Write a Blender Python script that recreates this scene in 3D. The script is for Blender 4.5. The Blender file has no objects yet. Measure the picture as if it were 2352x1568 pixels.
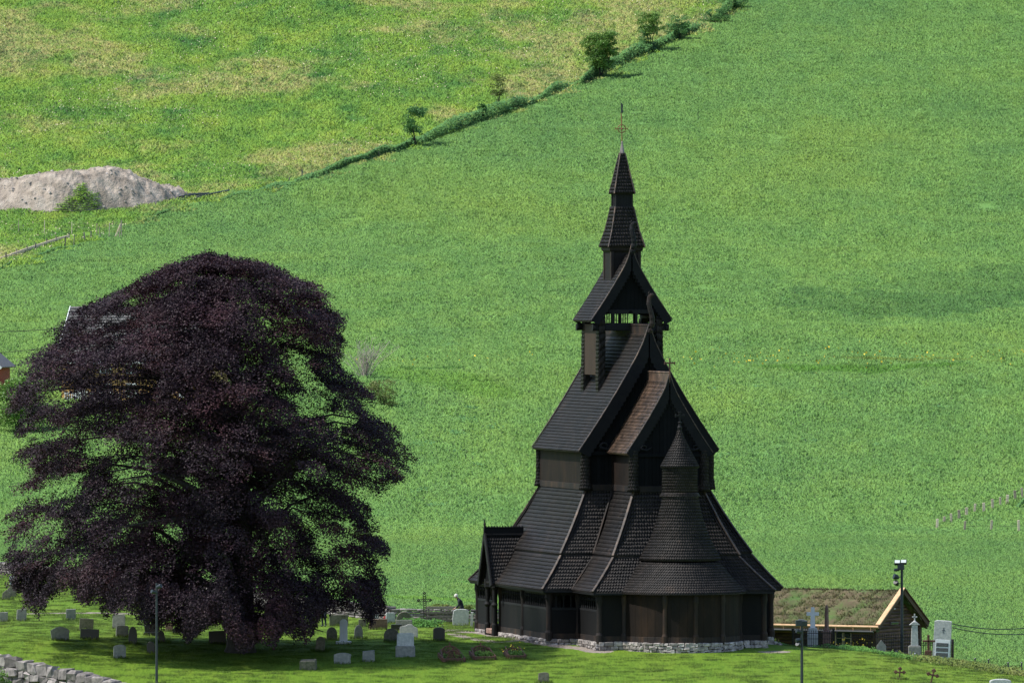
import bpy, bmesh, math, random
import numpy as np
from mathutils import Vector, Matrix
random.seed(7); RNG = np.random.default_rng(11)
scene = bpy.context.scene
COL = scene.collection
R = math.radians
# ------------------------------------------------------------------ camera
FPX = 24000.0; HOR = 560.0; DIST = 600.0; CAMZ = 22.5
PITCH = math.atan(224.0/FPX)
cam_d = bpy.data.cameras.new("camera"); cam = bpy.data.objects.new("camera", cam_d); COL.objects.link(cam)
cam.location = (0, -DIST, CAMZ); cam.rotation_euler = (math.pi/2-PITCH, 0, 0)
cam_d.sensor_width = 36; cam_d.lens = FPX/2352*36; cam_d.clip_start = 1; cam_d.clip_end = 9000
scene.camera = cam
# ------------------------------------------------------------------ sky and sun
SUN_EL, SUN_AZ = R(56), math.atan2(-0.13, -1.0)      # azimuth of the direction towards the sun, from +X
world = bpy.data.worlds.new("World"); scene.world = world; world.use_nodes = True
wn = world.node_tree; sky = wn.nodes.new('ShaderNodeTexSky'); sky.sky_type = 'NISHITA'; sky.sun_disc = False
sky.sun_elevation = SUN_EL; sky.sun_rotation = math.pi/2-SUN_AZ
sky.air_density = 1.0; sky.dust_density = 1.0; sky.ozone_density = 1.0
bg = wn.nodes['Background']; wn.links.new(sky.outputs[0], bg.inputs[0]); bg.inputs[1].default_value = 0.15
sun_d = bpy.data.lights.new("sun", 'SUN'); sun_d.energy = 3.7; sun_d.angle = R(1.5); sun_d.color = (1.0, .955, .88)
sun = bpy.data.objects.new("sun", sun_d); COL.objects.link(sun)
sdir = Vector((math.cos(SUN_EL)*math.cos(SUN_AZ), math.cos(SUN_EL)*math.sin(SUN_AZ), math.sin(SUN_EL)))
sun.rotation_euler = sdir.to_track_quat('Z', 'Y').to_euler(); sun.location = (-60, -20, 80)
scene.view_settings.view_transform = 'Standard'; scene.view_settings.look = 'None'
scene.view_settings.exposure = 0.45; scene.view_settings.gamma = 1.0
scene.cycles.max_bounces = 5; scene.cycles.diffuse_bounces = 2; scene.cycles.glossy_bounces = 2
scene.cycles.transmission_bounces = 3; scene.cycles.transparent_max_bounces = 6
# ------------------------------------------------------------------ helpers
def tag(o, label=None, cat=None, group=None, kind=None):
    if label: o['label'] = label
    if cat: o['category'] = cat
    if group: o['group'] = group
    if kind: o['kind'] = kind
    return o
def empty(name, loc=(0, 0, 0), rz=0, label=None, cat=None, group=None):
    o = bpy.data.objects.new(name, None); COL.objects.link(o); o.location = loc; o.rotation_euler = (0, 0, rz)
    o.empty_display_size = .3
    return tag(o, label, cat, group)
def link(name, me, m=None, parent=None):
    o = bpy.data.objects.new(name, me); COL.objects.link(o)
    if m: me.materials.append(m)
    if parent: o.parent = parent
    return o
def np_mesh(name, V, groups, tone=None, attrs=None, smooth=False):
    """V (n,3); groups: list of (m,k) index arrays."""
    me = bpy.data.meshes.new(name); V = np.asarray(V, dtype=np.float32)
    me.vertices.add(len(V)); me.vertices.foreach_set('co', V.ravel())
    groups = [np.asarray(g, dtype=np.int32) for g in groups if len(g)]
    loops = np.concatenate([g.ravel() for g in groups]); tot = np.concatenate([np.full(len(g), g.shape[1], np.int32) for g in groups])
    start = np.concatenate([[0], np.cumsum(tot)[:-1]]).astype(np.int32)
    me.loops.add(len(loops)); me.loops.foreach_set('vertex_index', loops)
    me.polygons.add(len(tot)); me.polygons.foreach_set('loop_start', start)
    try: me.polygons.foreach_set('loop_total', tot)
    except Exception: pass
    if tone is not None:
        a = me.attributes.new('tone', 'FLOAT', 'POINT'); a.data.foreach_set('value', np.asarray(tone, np.float32))
    for k, v in (attrs or {}).items():
        a = me.attributes.new(k, 'FLOAT', 'POINT'); a.data.foreach_set('value', np.asarray(v, np.float32))
    if smooth: me.polygons.foreach_set('use_smooth', np.ones(len(tot), bool))
    me.update(calc_edges=True); me.validate()
    return me
class MB:
    def __init__(s): s.v = []; s.f = []; s.t = []; s.tone = .5
    def add(s, vs, fs, tone=None):
        b = len(s.v); s.v += [tuple(v) for v in vs]; s.f += [tuple(i+b for i in f) for f in fs]
        s.t += [s.tone if tone is None else tone]*len(vs)
    def cbox(s, c, size, bev=.01, rz=0, jit=0, tone=None, M=None):
        hx = [size[0]/2, size[1]/2, size[2]/2]; b = min(bev, *[h*.45 for h in hx]); vs = []; idx = {}
        corners = [(a, bb, cc) for a in (-1, 1) for bb in (-1, 1) for cc in (-1, 1)]
        for co in corners:
            for ax in range(3):
                p = [co[i]*(hx[i] if i == ax else hx[i]-b) for i in range(3)]
                if jit: p = [q+random.uniform(-jit, jit) for q in p]
                idx[(co, ax)] = len(vs); vs.append(p)
        fs = []
        for ax in range(3):
            o = [i for i in range(3) if i != ax]
            for sg in (-1, 1):
                ring = []
                for a, bb in ((-1, -1), (1, -1), (1, 1), (-1, 1)):
                    co = [0, 0, 0]; co[ax] = sg; co[o[0]] = a; co[o[1]] = bb; ring.append(idx[(tuple(co), ax)])
                fs.append(ring)
        for k in range(3):
            i, j = [q for q in range(3) if q != k]
            for a in (-1, 1):
                for bb in (-1, 1):
                    c1 = [0, 0, 0]; c1[i] = a; c1[j] = bb; c1[k] = -1; c2 = list(c1); c2[k] = 1; c1 = tuple(c1); c2 = tuple(c2)
                    fs.append([idx[(c1, i)], idx[(c2, i)], idx[(c2, j)], idx[(c1, j)]])
        for co in corners: fs.append([idx[(co, 0)], idx[(co, 1)], idx[(co, 2)]])
        ca, sa = math.cos(rz), math.sin(rz); out = []
        for p in vs:
            p = Vector((p[0]*ca-p[1]*sa, p[0]*sa+p[1]*ca, p[2]))
            if M is not None: p = M @ p
            out.append((p[0]+c[0], p[1]+c[1], p[2]+c[2]))
        s.add(out, fs, tone)
    def beam(s, a, b, w, h, bev=.008, tone=None, up=(0, 0, 1)):
        """a box from point a to b; w sideways, h along up"""
        a = Vector(a); b = Vector(b); d = b-a; L = d.length; x = d.normalized(); u = Vector(up)
        y = u.cross(x)
        if y.length < 1e-5: y = Vector((0, 1, 0)).cross(x)
        y.normalize(); z = x.cross(y); M = Matrix((x, y, z)).transposed()
        s.cbox((a+b)/2, (L, w, h), bev, M=M, tone=tone)
    def tube(s, pts, rad, n=8, tone=None, cap=True):
        pts = [Vector(p) for p in pts]; rad = rad if hasattr(rad, '__len__') else [rad]*len(pts)
        vs = []; fs = []; prev = None
        for i, p in enumerate(pts):
            d = (pts[min(i+1, len(pts)-1)]-pts[max(i-1, 0)]).normalized()
            ref = Vector((0, 0, 1)) if abs(d.z) < .95 else Vector((1, 0, 0))
            x = d.cross(ref).normalized()
            if prev is not None and x.dot(prev) < 0 and abs(d.z) < .95: pass
            y = d.cross(x)
            for k in range(n):
                a = 2*math.pi*k/n; vs.append(p+(x*math.cos(a)+y*math.sin(a))*rad[i])
            prev = x
        for i in range(len(pts)-1):
            for k in range(n):
                fs.append([i*n+k, i*n+(k+1) % n, (i+1)*n+(k+1) % n, (i+1)*n+k])
        if cap: fs.append(list(range(n))[::-1]); fs.append([(len(pts)-1)*n+k for k in range(n)])
        s.add(vs, fs, tone)
    def lathe(s, c, prof, n=16, tone=None):
        """prof: (r,z) list"""
        vs = []; fs = []
        for r, z in prof:
            for k in range(n):
                a = 2*math.pi*k/n; vs.append((c[0]+r*math.cos(a), c[1]+r*math.sin(a), c[2]+z))
        for i in range(len(prof)-1):
            for k in range(n): fs.append([i*n+k, i*n+(k+1) % n, (i+1)*n+(k+1) % n, (i+1)*n+k])
        fs.append(list(range(n))[::-1]); fs.append([(len(prof)-1)*n+k for k in range(n)])
        s.add(vs, fs, tone)
    def slab(s, prof, th, M, bev=.015, tone=None, jit=0):
        """2D profile (x,z) ccw extruded along local y (thickness), chamfered; M maps local to world"""
        n = len(prof); cx = sum(p[0] for p in prof)/n; cz = sum(p[1] for p in prof)/n; vs = []
        def ins(p):
            d = Vector((p[0]-cx, p[1]-cz)); L = d.length
            d = d*(max(L-bev, L*.5)/L); return (cx+d.x, cz+d.y)
        J = [random.uniform(-jit, jit) for _ in prof]
        for y, inset in ((-th/2, True), (-th/2+bev, False), (th/2-bev, False), (th/2, True)):
            for k, p in enumerate(prof):
                q = ins(p) if inset else p; vs.append(M @ Vector((q[0]+J[k], y, q[1]+J[(k+3) % n])))
        fs = [list(range(n)), [3*n+k for k in range(n)][::-1]]
        for i in range(3):
            for k in range(n): fs.append([i*n+(k+1) % n, i*n+k, (i+1)*n+k, (i+1)*n+(k+1) % n])
        s.add(vs, fs, tone)
    def build(s, name, m, parent=None, smooth=False):
        me = bpy.data.meshes.new(name); me.from_pydata(s.v, [], s.f); me.update()
        if len(s.v) < 30000:
            bm = bmesh.new(); bm.from_mesh(me); bmesh.ops.recalc_face_normals(bm, faces=bm.faces); bm.to_mesh(me); bm.free()
        a = me.attributes.new('tone', 'FLOAT', 'POINT'); a.data.foreach_set('value', np.array(s.t, np.float32))
        if smooth: me.polygons.foreach_set('use_smooth', np.ones(len(me.polygons), bool))
        return link(name, me, m, parent)
# ------------------------------------------------------------------ noise and terrain
def vnoise(x, y, seed=0):
    x = np.asarray(x, float); y = np.asarray(y, float); xi = np.floor(x); yi = np.floor(y); fx = x-xi; fy = y-yi
    fx = fx*fx*(3-2*fx); fy = fy*fy*(3-2*fy)
    def h(a, b): v = np.sin(a*127.1+b*311.7+seed*74.7)*43758.5453; return v-np.floor(v)
    return (h(xi, yi)*(1-fx)+h(xi+1, yi)*fx)*(1-fy)+(h(xi, yi+1)*(1-fx)+h(xi+1, yi+1)*fx)*fy
def sstep(a, b, x): t = np.clip((x-a)/(b-a), 0, 1); return t*t*(3-2*t)
PY = [-640, -300, -120, -60, -45, -30, -16, -8, 0, 25, 60, 140]; PZ = [-60, -38, -14, -6.2, -3.7, -1.44, -.34, -.08, 0, 0, 0, 0]
FD = [500, 640, 700, 790, 900, 960, 1000, 1040, 1150, 1250, 1400, 1550, 1700, 2000, 3000, 7000]
FZ = [-2.8, -2.3, -2.0, -1.9, -1.5, 4.0, 7.5, 9.9, 17, 23, 39.4, 58.7, 80, 130, 330, 900]
def smooth_interp(x, X, Z, w):
    return sum(np.interp(x+w*k, X, Z) for k in (-1, -.5, 0, .5, 1))/5
def back_line(x): return np.where(x < -7, 22+(-7-x)*42/26, 22.0)
def ret_line(y): return -29.3-(y+20)*.78
def T(x, y):
    x = np.asarray(x, float); y = np.asarray(y, float); d = y+DIST
    pl = smooth_interp(y, PY, PZ, 2.5)+np.clip(y-20, 0, 60)*.025*sstep(5, -10, x)
    pl = pl-np.interp(x, [13, 15.5, 18, 20.3, 22.8, 25.3, 29, 60], [0, .1, .25, .45, 1.0, 1.3, 1.75, 3.5])*np.interp(y, [-34, -22, -8, 0, 12, 25], [0, .45, 1, 1.2, 1.4, 1.6])
    pl = pl-np.interp(y, [-9, 0, 8, 25], [0, .55, .95, 1.6])*sstep(13.3, 16.5, x)
    pl = pl+.55*sstep(-14, -29, x)*sstep(-36, -18, y)
    pl = pl+(vnoise(x*.25, y*.25, 3)-.5)*.08
    low = sstep(0, .9, ret_line(y)-x)*sstep(-2, -7, y)
    pl = pl-3.0*low
    fi = smooth_interp(d, FD, FZ, 14)
    fi = fi-1.3*sstep(6, 28, x)*(1-sstep(640, 800, d))
    hum = (vnoise(x*.09, y*.035, 5)-.5)*1.1+(vnoise(x*.25, y*.1, 9)-.5)*.5+(vnoise(x*.6, y*.3, 12)-.5)*.08
    fi = fi+hum*sstep(930, 1010, d)
    m = 1-sstep(0.2, 2.5, y-back_line(x))
    m = np.where(x > 10, 1-sstep(22, 40, y), m)
    return m*pl+(1-m)*fi
def ray(px, py):
    cp, sp = math.cos(PITCH), math.sin(PITCH); a = (px-1176)/FPX; b = (784-py)/FPX
    return Vector((a, cp+b*sp, -sp+b*cp))
def W(px, py, Y):
    r = ray(px, py); t = (Y+DIST)/r.y; return Vector((r.x*t, Y, CAMZ+r.z*t))
YS = np.concatenate([np.arange(-50, 70, .1), np.arange(70, 1500, .5)])
def G(px, py, lo=-50):
    """where the line of sight through a pixel of the photograph meets the ground"""
    r = ray(px, py); t = (YS+DIST)/r.y; z = CAMZ+r.z*t; g = T(r.x*t, YS); i = np.where((z < g) & (YS > lo))[0]
    Y = float(YS[i[0]]) if len(i) else 1450.0
    t = (Y+DIST)/r.y; X = r.x*t
    return Vector((X, Y, float(T(X, Y))))
def PXM(Y): return FPX/(DIST+Y)
def at(px, Y): X = (px-1176)/FPX*(DIST+Y); return Vector((X, Y, float(T(X, Y))))
# boundary between the crop field and the meadow above it
BL = [(0, 618), (60, 600), (150, 570), (280, 525), (400, 478), (520, 452), (620, 432), (740, 408), (850, 370), (950, 333), (1080, 288), (1200, 245), (1340, 190), (1400, 155), (1500, 112), (1600, 70), (1700, 10), (1725, -10)]
bl_w = [G(*p) for p in BL]; BX = np.array([p.x for p in bl_w]); BY = np.array([p.y for p in bl_w])
BX = np.concatenate([[-600], BX, [BX[-1]+60, 600]]); BY = np.concatenate([[BY[0]-300], BY, [BY[-1]+500, 5000]])
def meadow(x, y): return y > np.interp(x, BX, BY)
# ------------------------------------------------------------------ materials
def new_mat(name):
    m = bpy.data.materials.new(name); m.use_nodes = True; nt = m.node_tree
    return m, nt, nt.nodes, nt.links, nt.nodes['Principled BSDF']
def ramp(N, L, fac, cols, pos=None):
    r = N.new('ShaderNodeValToRGB'); e = r.color_ramp.elements; n = len(cols); pos = pos or [i/(n-1) for i in range(n)]
    while len(e) < n: e.new(.5)
    for i in range(n): e[i].position = pos[i]; e[i].color = (*cols[i], 1)
    L.new(fac, r.inputs[0]); return r.outputs[0]
def noise(N, L, vec, scale, detail=4, rough=.6, sc=(1, 1, 1)):
    mp = N.new('ShaderNodeMapping'); mp.inputs['Scale'].default_value = sc; L.new(vec, mp.inputs[0])
    n = N.new('ShaderNodeTexNoise'); n.inputs['Scale'].default_value = scale; n.inputs['Detail'].default_value = detail; n.inputs['Roughness'].default_value = rough
    L.new(mp.outputs[0], n.inputs['Vector']); return n.outputs[0]
def math_(N, L, op, a, b=None, clamp=False):
    n = N.new('ShaderNodeMath'); n.operation = op; n.use_clamp = clamp
    for i, v in enumerate((a, b)):
        if v is None: continue
        if isinstance(v, (int, float)): n.inputs[i].default_value = v
        else: L.new(v, n.inputs[i])
    return n.outputs[0]
def mix(N, L, fac, a, b, mode='MIX'):
    n = N.new('ShaderNodeMix'); n.data_type = 'RGBA'; n.blend_type = mode
    if isinstance(fac, (int, float)): n.inputs[0].default_value = fac
    else: L.new(fac, n.inputs[0])
    for i, v in ((6, a), (7, b)):
        if isinstance(v, tuple): n.inputs[i].default_value = (*v, 1)
        else: L.new(v, n.inputs[i])
    return n.outputs[2]
def surf_mat(name, cols, scale=3, rough=.8, bump=.3, bscale=30, sc=(1, 1, 1), tone=.6, metal=0, spec=.5, detail=6, pos=None, bdist=.02):
    m, nt, N, L, P = new_mat(name); tc = N.new('ShaderNodeTexCoord')
    c = ramp(N, L, noise(N, L, tc.outputs['Object'], scale, detail, .65, sc), cols, pos or [.3+.4*i/(len(cols)-1) for i in range(len(cols))])
    if tone:
        a = N.new('ShaderNodeAttribute'); a.attribute_name = 'tone'
        k = math_(N, L, 'MULTIPLY_ADD', a.outputs['Fac'], tone*2); k.node.inputs[2].default_value = 1-tone
        mm = N.new('ShaderNodeVectorMath'); mm.operation = 'SCALE'; L.new(c, mm.inputs[0]); L.new(k, mm.inputs['Scale']); c = mm.outputs[0]
    L.new(c, P.inputs['Base Color']); P.inputs['Roughness'].default_value = rough; P.inputs['Metallic'].default_value = metal
    P.inputs['Specular IOR Level'].default_value = spec
    if bump:
        b = N.new('ShaderNodeBump'); b.inputs['Strength'].default_value = bump; b.inputs['Distance'].default_value = bdist
        L.new(noise(N, L, tc.outputs['Object'], bscale, 4, .6, sc), b.inputs['Height']); L.new(b.outputs[0], P.inputs['Normal'])
    return m
M = {}
M['tar_shingle'] = surf_mat('tarred_shingle', [(.010, .009, .009), (.022, .0175, .0155), (.058, .036, .024)], .9, .62, .4, 60, tone=.6, spec=.28, pos=[.35, .6, .82])
M['tar_shingle_warm'] = surf_mat('tarred_shingle_worn_glint', [(.024, .018, .014), (.07, .045, .031), (.17, .105, .068)], 1.6, .45, .4, 60, tone=.7, spec=.5, pos=[.3, .5, .75])  # worn brown shingles; the choir roof's sun glint is put into the lighter tones
M['tar_wood'] = surf_mat('tarred_planks', [(.006, .007, .008), (.009, .009, .010), (.020, .014, .011)], 1.1, .7, spec=.25, bump=.5, bscale=25, sc=(1, 1, .25), tone=.5, pos=[.35, .6, .85])
M['tar_wood_warm'] = surf_mat('worn_brown_planks', [(.009, .009, .010), (.02, .015, .013), (.055, .032, .02)], 1.3, .7, spec=.25, bump=.5, bscale=25, sc=(1, 1, .3), tone=.6)
M['side_plank'] = surf_mat('brown_side_planks', [(.018, .012, .010), (.038, .024, .017), (.08, .045, .026)], 1.2, .75, .5, 25, sc=(1, 1, .3), tone=.85, spec=.2)
M['barge'] = surf_mat('tarred_barge_boards', [(.006, .007, .009), (.011, .011, .012)], 2, .8, .3, 25, tone=.4, spec=.2)
M['parapet'] = surf_mat('grey_tarred_battens', [(.010, .011, .013), (.019, .019, .021), (.034, .028, .024)], 1.4, .75, .4, 25, sc=(1, 1, .2), tone=.95, spec=.2)
M['apse_plank'] = surf_mat('brown_apse_planks', [(.016, .013, .011), (.038, .025, .018), (.10, .056, .032)], .7, .75, .5, 25, sc=(1, 1, .3), tone=.85, spec=.2)
M['worn_panel'] = surf_mat('worn_brown_panel', [(.05, .035, .027), (.085, .055, .038)], 1.3, .7, .5, 25, sc=(1, 1, .3), tone=.4, spec=.2)
M['edge_wood'] = surf_mat('lit_edge_boards', [(.014, .012, .012), (.045, .032, .025), (.14, .09, .06)], 2.6, .65, .4, 20, tone=.6)  # light brown boards, lit hip and rake edges put into the pale tones
M['dark_in'] = surf_mat('shaded_tar_wood', [(.005, .006, .007), (.008, .008, .009)], 2, .9, .2, 20, tone=.3, spec=.1)  # near-black tarred wood, shade of gables and inner walls put into the colour
M['rubble'] = surf_mat('pale_rubble_stone', [(.12, .11, .11), (.3, .27, .25), (.46, .42, .40)], 4, .9, .6, 14, tone=.5)
M['wall_stone'] = surf_mat('grey_field_stone', [(.10, .09, .085), (.2, .18, .17), (.33, .29, .27)], 3, .9, .6, 10, tone=.55)
M['granite'] = surf_mat('grey_granite', [(.14, .15, .14), (.22, .22, .2), (.3, .3, .27)], 5, .8, .4, 40, tone=.4)
M['granite_light'] = surf_mat('pale_granite', [(.32, .34, .34), (.44, .45, .44), (.56, .56, .54)], 6, .75, .4, 40, tone=.3)
M['granite_mossy'] = surf_mat('mossy_stone', [(.06, .075, .04), (.13, .125, .09), (.2, .18, .14)], 6, .9, .5, 30, tone=.4)
M['granite_red'] = surf_mat('reddish_stone', [(.13, .075, .055), (.2, .12, .095), (.27, .18, .15)], 6, .85, .4, 30, tone=.4)
M['black_stone'] = surf_mat('polished_black_stone', [(.010, .012, .013), (.018, .02, .02)], 20, .3, .05, 60, tone=.3)
M['white_marble'] = surf_mat('white_marble', [(.68, .7, .72), (.82, .83, .85)], 3, .6, .15, 30, tone=.2)
M['iron'] = surf_mat('black_iron', [(.012, .013, .015), (.03, .024, .02)], 8, .6, .2, 40, tone=.3, metal=.3)
M['rust'] = surf_mat('rusty_iron', [(.03, .018, .014), (.11, .05, .03), (.2, .1, .06)], 8, .8, .3, 40, tone=.3)
M['copper'] = surf_mat('weathered_copper', [(.2, .09, .04), (.35, .17, .08)], 8, .5, .2, 40, tone=.2, metal=.3)
M['lead'] = surf_mat('grey_lead', [(.14, .12, .12), (.24, .2, .2)], 8, .5, .1, 40, tone=.2)
M['pole'] = surf_mat('dark_painted_steel', [(.014, .022, .028), (.024, .034, .042)], 3, .45, .05, 40, tone=.2)
M['lens'] = surf_mat('pale_lamp_glass', [(.6, .66, .64), (.75, .8, .78)], 3, .2, 0, 40, tone=.1)
M['fresh_wood'] = surf_mat('fresh_pine', [(.5, .3, .15), (.68, .46, .26)], 4, .6, .2, 20, sc=(1, 1, 1), tone=.3)
M['brown_wood'] = surf_mat('brown_stained_wood', [(.045, .022, .014), (.1, .05, .03)], 4, .7, .3, 20, tone=.4)
M['old_wood'] = surf_mat('grey_weathered_wood', [(.12, .11, .1), (.25, .22, .19)], 4, .8, .4, 20, tone=.4)
M['post_wood'] = surf_mat('pale_fence_wood', [(.42, .33, .24), (.62, .52, .4)], 4, .8, .3, 20, tone=.4)
M['log'] = surf_mat('brown_log_wall', [(.035, .018, .012), (.085, .045, .03), (.15, .08, .055)], 3, .75, .4, 20, sc=(.4, .4, 1.5), tone=.5)
M['bark'] = surf_mat('grey_bark', [(.02, .018, .017), (.05, .045, .04)], 4, .9, .8, 14, tone=.3)
M['pale_bark'] = surf_mat('pale_dead_twig', [(.3, .26, .22), (.45, .4, .33)], 4, .9, .3, 14, tone=.3)
M['sod'] = surf_mat('mossy_sod_roof', [(.05, .12, .02), (.085, .11, .035), (.115, .088, .05), (.085, .105, .035)], .8, .95, 1.0, 9, tone=.5, detail=8)
M['slate'] = surf_mat('grey_roof_tile', [(.07, .07, .075), (.13, .12, .12)], 3, .6, .4, 12, tone=.5)
M['yellow_wall'] = surf_mat('yellow_board_wall', [(.55, .3, .09), (.68, .4, .14)], 3, .7, .2, 12, tone=.2)
M['white_paint'] = surf_mat('white_paint', [(.68, .7, .72), (.8, .8, .8)], 3, .5, .05, 20, tone=.15)
M['red_wall'] = surf_mat('red_board_wall', [(.22, .02, .012), (.32, .04, .025)], 3, .7, .2, 12, tone=.2)
M['glass'] = surf_mat('dark_window_glass', [(.01, .02, .018), (.02, .04, .03)], 3, .08, 0, 12, tone=0)
M['earth'] = surf_mat('pale_dry_earth', [(.20, .165, .125), (.35, .295, .235), (.48, .42, .345)], .55, .95, 1.0, 3.5, tone=.3, detail=9, bdist=.25)
M['plastic'] = surf_mat('dark_plastic_pipe', [(.015, .022, .026), (.04, .05, .055)], 3, .4, 0, 12, tone=.3)
M['plaque'] = surf_mat('dark_metal_plaque', [(.06, .065, .08), (.12, .12, .13)], 14, .5, .2, 60, tone=.3, metal=.4)
# ------------------------------------------------------------------ grass materials (world-space patchiness of the plants, with shade painted into meadow and ground)
def world_pos(N): return N.new('ShaderNodeNewGeometry').outputs['Position']
def crop_color(N, L):
    p = world_pos(N)
    big = noise(N, L, p, .02, 3, .55, (1, .35, 1)); mid = noise(N, L, p, .16, 4, .65, (1, .3, 1)); fine = noise(N, L, p, 3.2, 2, .6, (1, .2, 1))
    c = ramp(N, L, big, [(.155, .33, .096), (.213, .402, .1), (.27, .425, .082)], [.36, .52, .66])
    c2 = ramp(N, L, mid, [(.148, .315, .094), (.213, .402, .1), (.262, .43, .094)], [.3, .5, .7])
    c = mix(N, L, .45, c, c2)
    # a darker strip of thin growth and the old track crossing the field, both lying on the ground
    def blob(cx, cy, rz, sx_, sy_, soft):
        mp = N.new('ShaderNodeMapping'); mp.vector_type = 'TEXTURE'; mp.inputs['Location'].default_value = (cx, cy, 0); mp.inputs['Rotation'].default_value = (0, 0, rz); mp.inputs['Scale'].default_value = (sx_, sy_, 1e5); L.new(p, mp.inputs[0])
        le = N.new('ShaderNodeVectorMath'); le.operation = 'LENGTH'; L.new(mp.outputs[0], le.inputs[0])
        n_ = math_(N, L, 'MULTIPLY_ADD', noise(N, L, p, .25, 4, .65, (1, .3, 1)), soft); L.new(le.outputs['Value'], n_.node.inputs[2])
        return ramp(N, L, n_, [(1, 1, 1), (0, 0, 0)], [.65+soft*.3, 1.15+soft*.3])
    for (q0, q1, w, soft, col, k) in (((1850, 750), (2380, 640), 34, 1.1, (.10, .24, .07), .6), ((2100, 770), (2440, 560), 26, 1.1, (.11, .25, .07), .45), ((880, 850), (1120, 846), 3.5, .5, (.07, .2, .035), .7), ((1500, 852), (2420, 846), 7.0, .8, (.12, .29, .04), .8), ((1800, 836), (2420, 830), 3.0, .8, (.2, .28, .05), .7), ((860, 880), (1180, 880), 24, .5, (.17, .36, .05), .6), ((900, 1385), (1090, 1380), 40, .9, (.2, .42, .05), .6)):
        a, b = G(*q0), G(*q1); c = mix(N, L, math_(N, L, 'MULTIPLY', blob((a.x+b.x)/2, (a.y+b.y)/2, math.atan2(b.y-a.y, b.x-a.x), math.hypot(b.x-a.x, b.y-a.y)/2, w, soft), k), c, col)
    f = ramp(N, L, fine, [(.88, .9, .88), (1, 1, 1), (1.1, 1.08, 1.06)], [.3, .5, .72])
    st = ramp(N, L, noise(N, L, p, .42, 3, .6, (1, .045, 1)), [(.9, .93, .9), (1, 1, 1), (1.07, 1.05, 1.03)], [.36, .5, .66]); c = mix(N, L, 1.0, c, st, 'MULTIPLY')
    return mix(N, L, 1.0, c, f, 'MULTIPLY')
def meadow_color(N, L):
    p = world_pos(N)
    big = noise(N, L, p, .045, 5, .62, (1, .34, 1)); mid = noise(N, L, p, .13, 5, .65, (1, .26, 1)); fine = noise(N, L, p, 3.5, 2, .6, (1, .2, 1))
    g = ramp(N, L, mid, [(.10, .26, .058), (.18, .36, .066), (.24, .42, .066), (.31, .45, .075)], [.34, .43, .54, .66])
    t = ramp(N, L, big, [(0, 0, 0), (0, 0, 0), (1, 1, 1)], [0, .49, .565])
    f2 = ramp(N, L, noise(N, L, p, .9, 5, .75, (1, .3, 1)), [(.15, .15, .15), (1, 1, 1)], [.38, .6])
    k = math_(N, L, 'MULTIPLY', t, f2); k = math_(N, L, 'MULTIPLY', k, .85)
    c = mix(N, L, k, g, (.52, .47, .2))
    f = ramp(N, L, fine, [(.86, .88, .86), (1, 1, 1), (1.12, 1.1, 1.08)], [.3, .5, .72])
    c = mix(N, L, 1.0, c, ramp(N, L, noise(N, L, p, .34, 4, .6, (1, .2, 1)), [(.66, .76, .74), (1, 1, 1), (1.08, 1.06, 1)], [.34, .47, .7]), 'MULTIPLY')  # noise streaks paint the shadow under lush clumps into the green
    return mix(N, L, 1.0, c, f, 'MULTIPLY')
def lawn_color(N, L):
    p = world_pos(N)
    a = noise(N, L, p, .16, 4, .6, (1, .13, 1)); b = noise(N, L, p, .9, 4, .7, (1, .1, 1)); f = noise(N, L, p, 6, 3, .7, (1, .07, 1))
    c = ramp(N, L, a, [(.10, .195, .018), (.115, .20, .02), (.14, .215, .024)], [.34, .5, .66])
    c2 = ramp(N, L, b, [(.095, .185, .018), (.115, .20, .02), (.17, .245, .03)], [.3, .5, .7])
    c = mix(N, L, .5, c, c2)
    ff = ramp(N, L, f, [(.72, .76, .7), (1, 1, 1), (1.2, 1.16, 1.15)], [.3, .5, .74])
    return mix(N, L, 1.0, c, ff, 'MULTIPLY')
def blade_mat(name, fn, trans=.25, rough=.6):
    m, nt, N, L, P = new_mat(name); c = fn(N, L)
    a = N.new('ShaderNodeAttribute'); a.attribute_name = 'tone'
    k = math_(N, L, 'MULTIPLY_ADD', a.outputs['Fac'], .32); k.node.inputs[2].default_value = .86
    mm = N.new('ShaderNodeVectorMath'); mm.operation = 'SCALE'; L.new(c, mm.inputs[0]); L.new(k, mm.inputs['Scale']); c = mm.outputs[0]
    L.new(c, P.inputs['Base Color']); P.inputs['Roughness'].default_value = rough; P.inputs['Specular IOR Level'].default_value = .2
    # soft blades stand in clumps: shade them partly by the clump's upward normal
    ge = N.new('ShaderNodeNewGeometry'); v1 = N.new('ShaderNodeVectorMath'); v1.operation = 'SCALE'; v1.inputs['Scale'].default_value = .22; L.new(ge.outputs['Normal'], v1.inputs[0])
    v2 = N.new('ShaderNodeVectorMath'); v2.inputs[1].default_value = (0, 0, .75); L.new(v1.outputs[0], v2.inputs[0]); v3 = N.new('ShaderNodeVectorMath'); v3.operation = 'NORMALIZE'; L.new(v2.outputs[0], v3.inputs[0]); L.new(v3.outputs[0], P.inputs['Normal'])
    t = N.new('ShaderNodeBsdfTranslucent'); L.new(c, t.inputs[0]); ms = N.new('ShaderNodeMixShader'); ms.inputs[0].default_value = trans
    L.new(P.outputs[0], ms.inputs[1]); L.new(t.outputs[0], ms.inputs[2]); L.new(ms.outputs[0], N['Material Output'].inputs[0])
    return m
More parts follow.
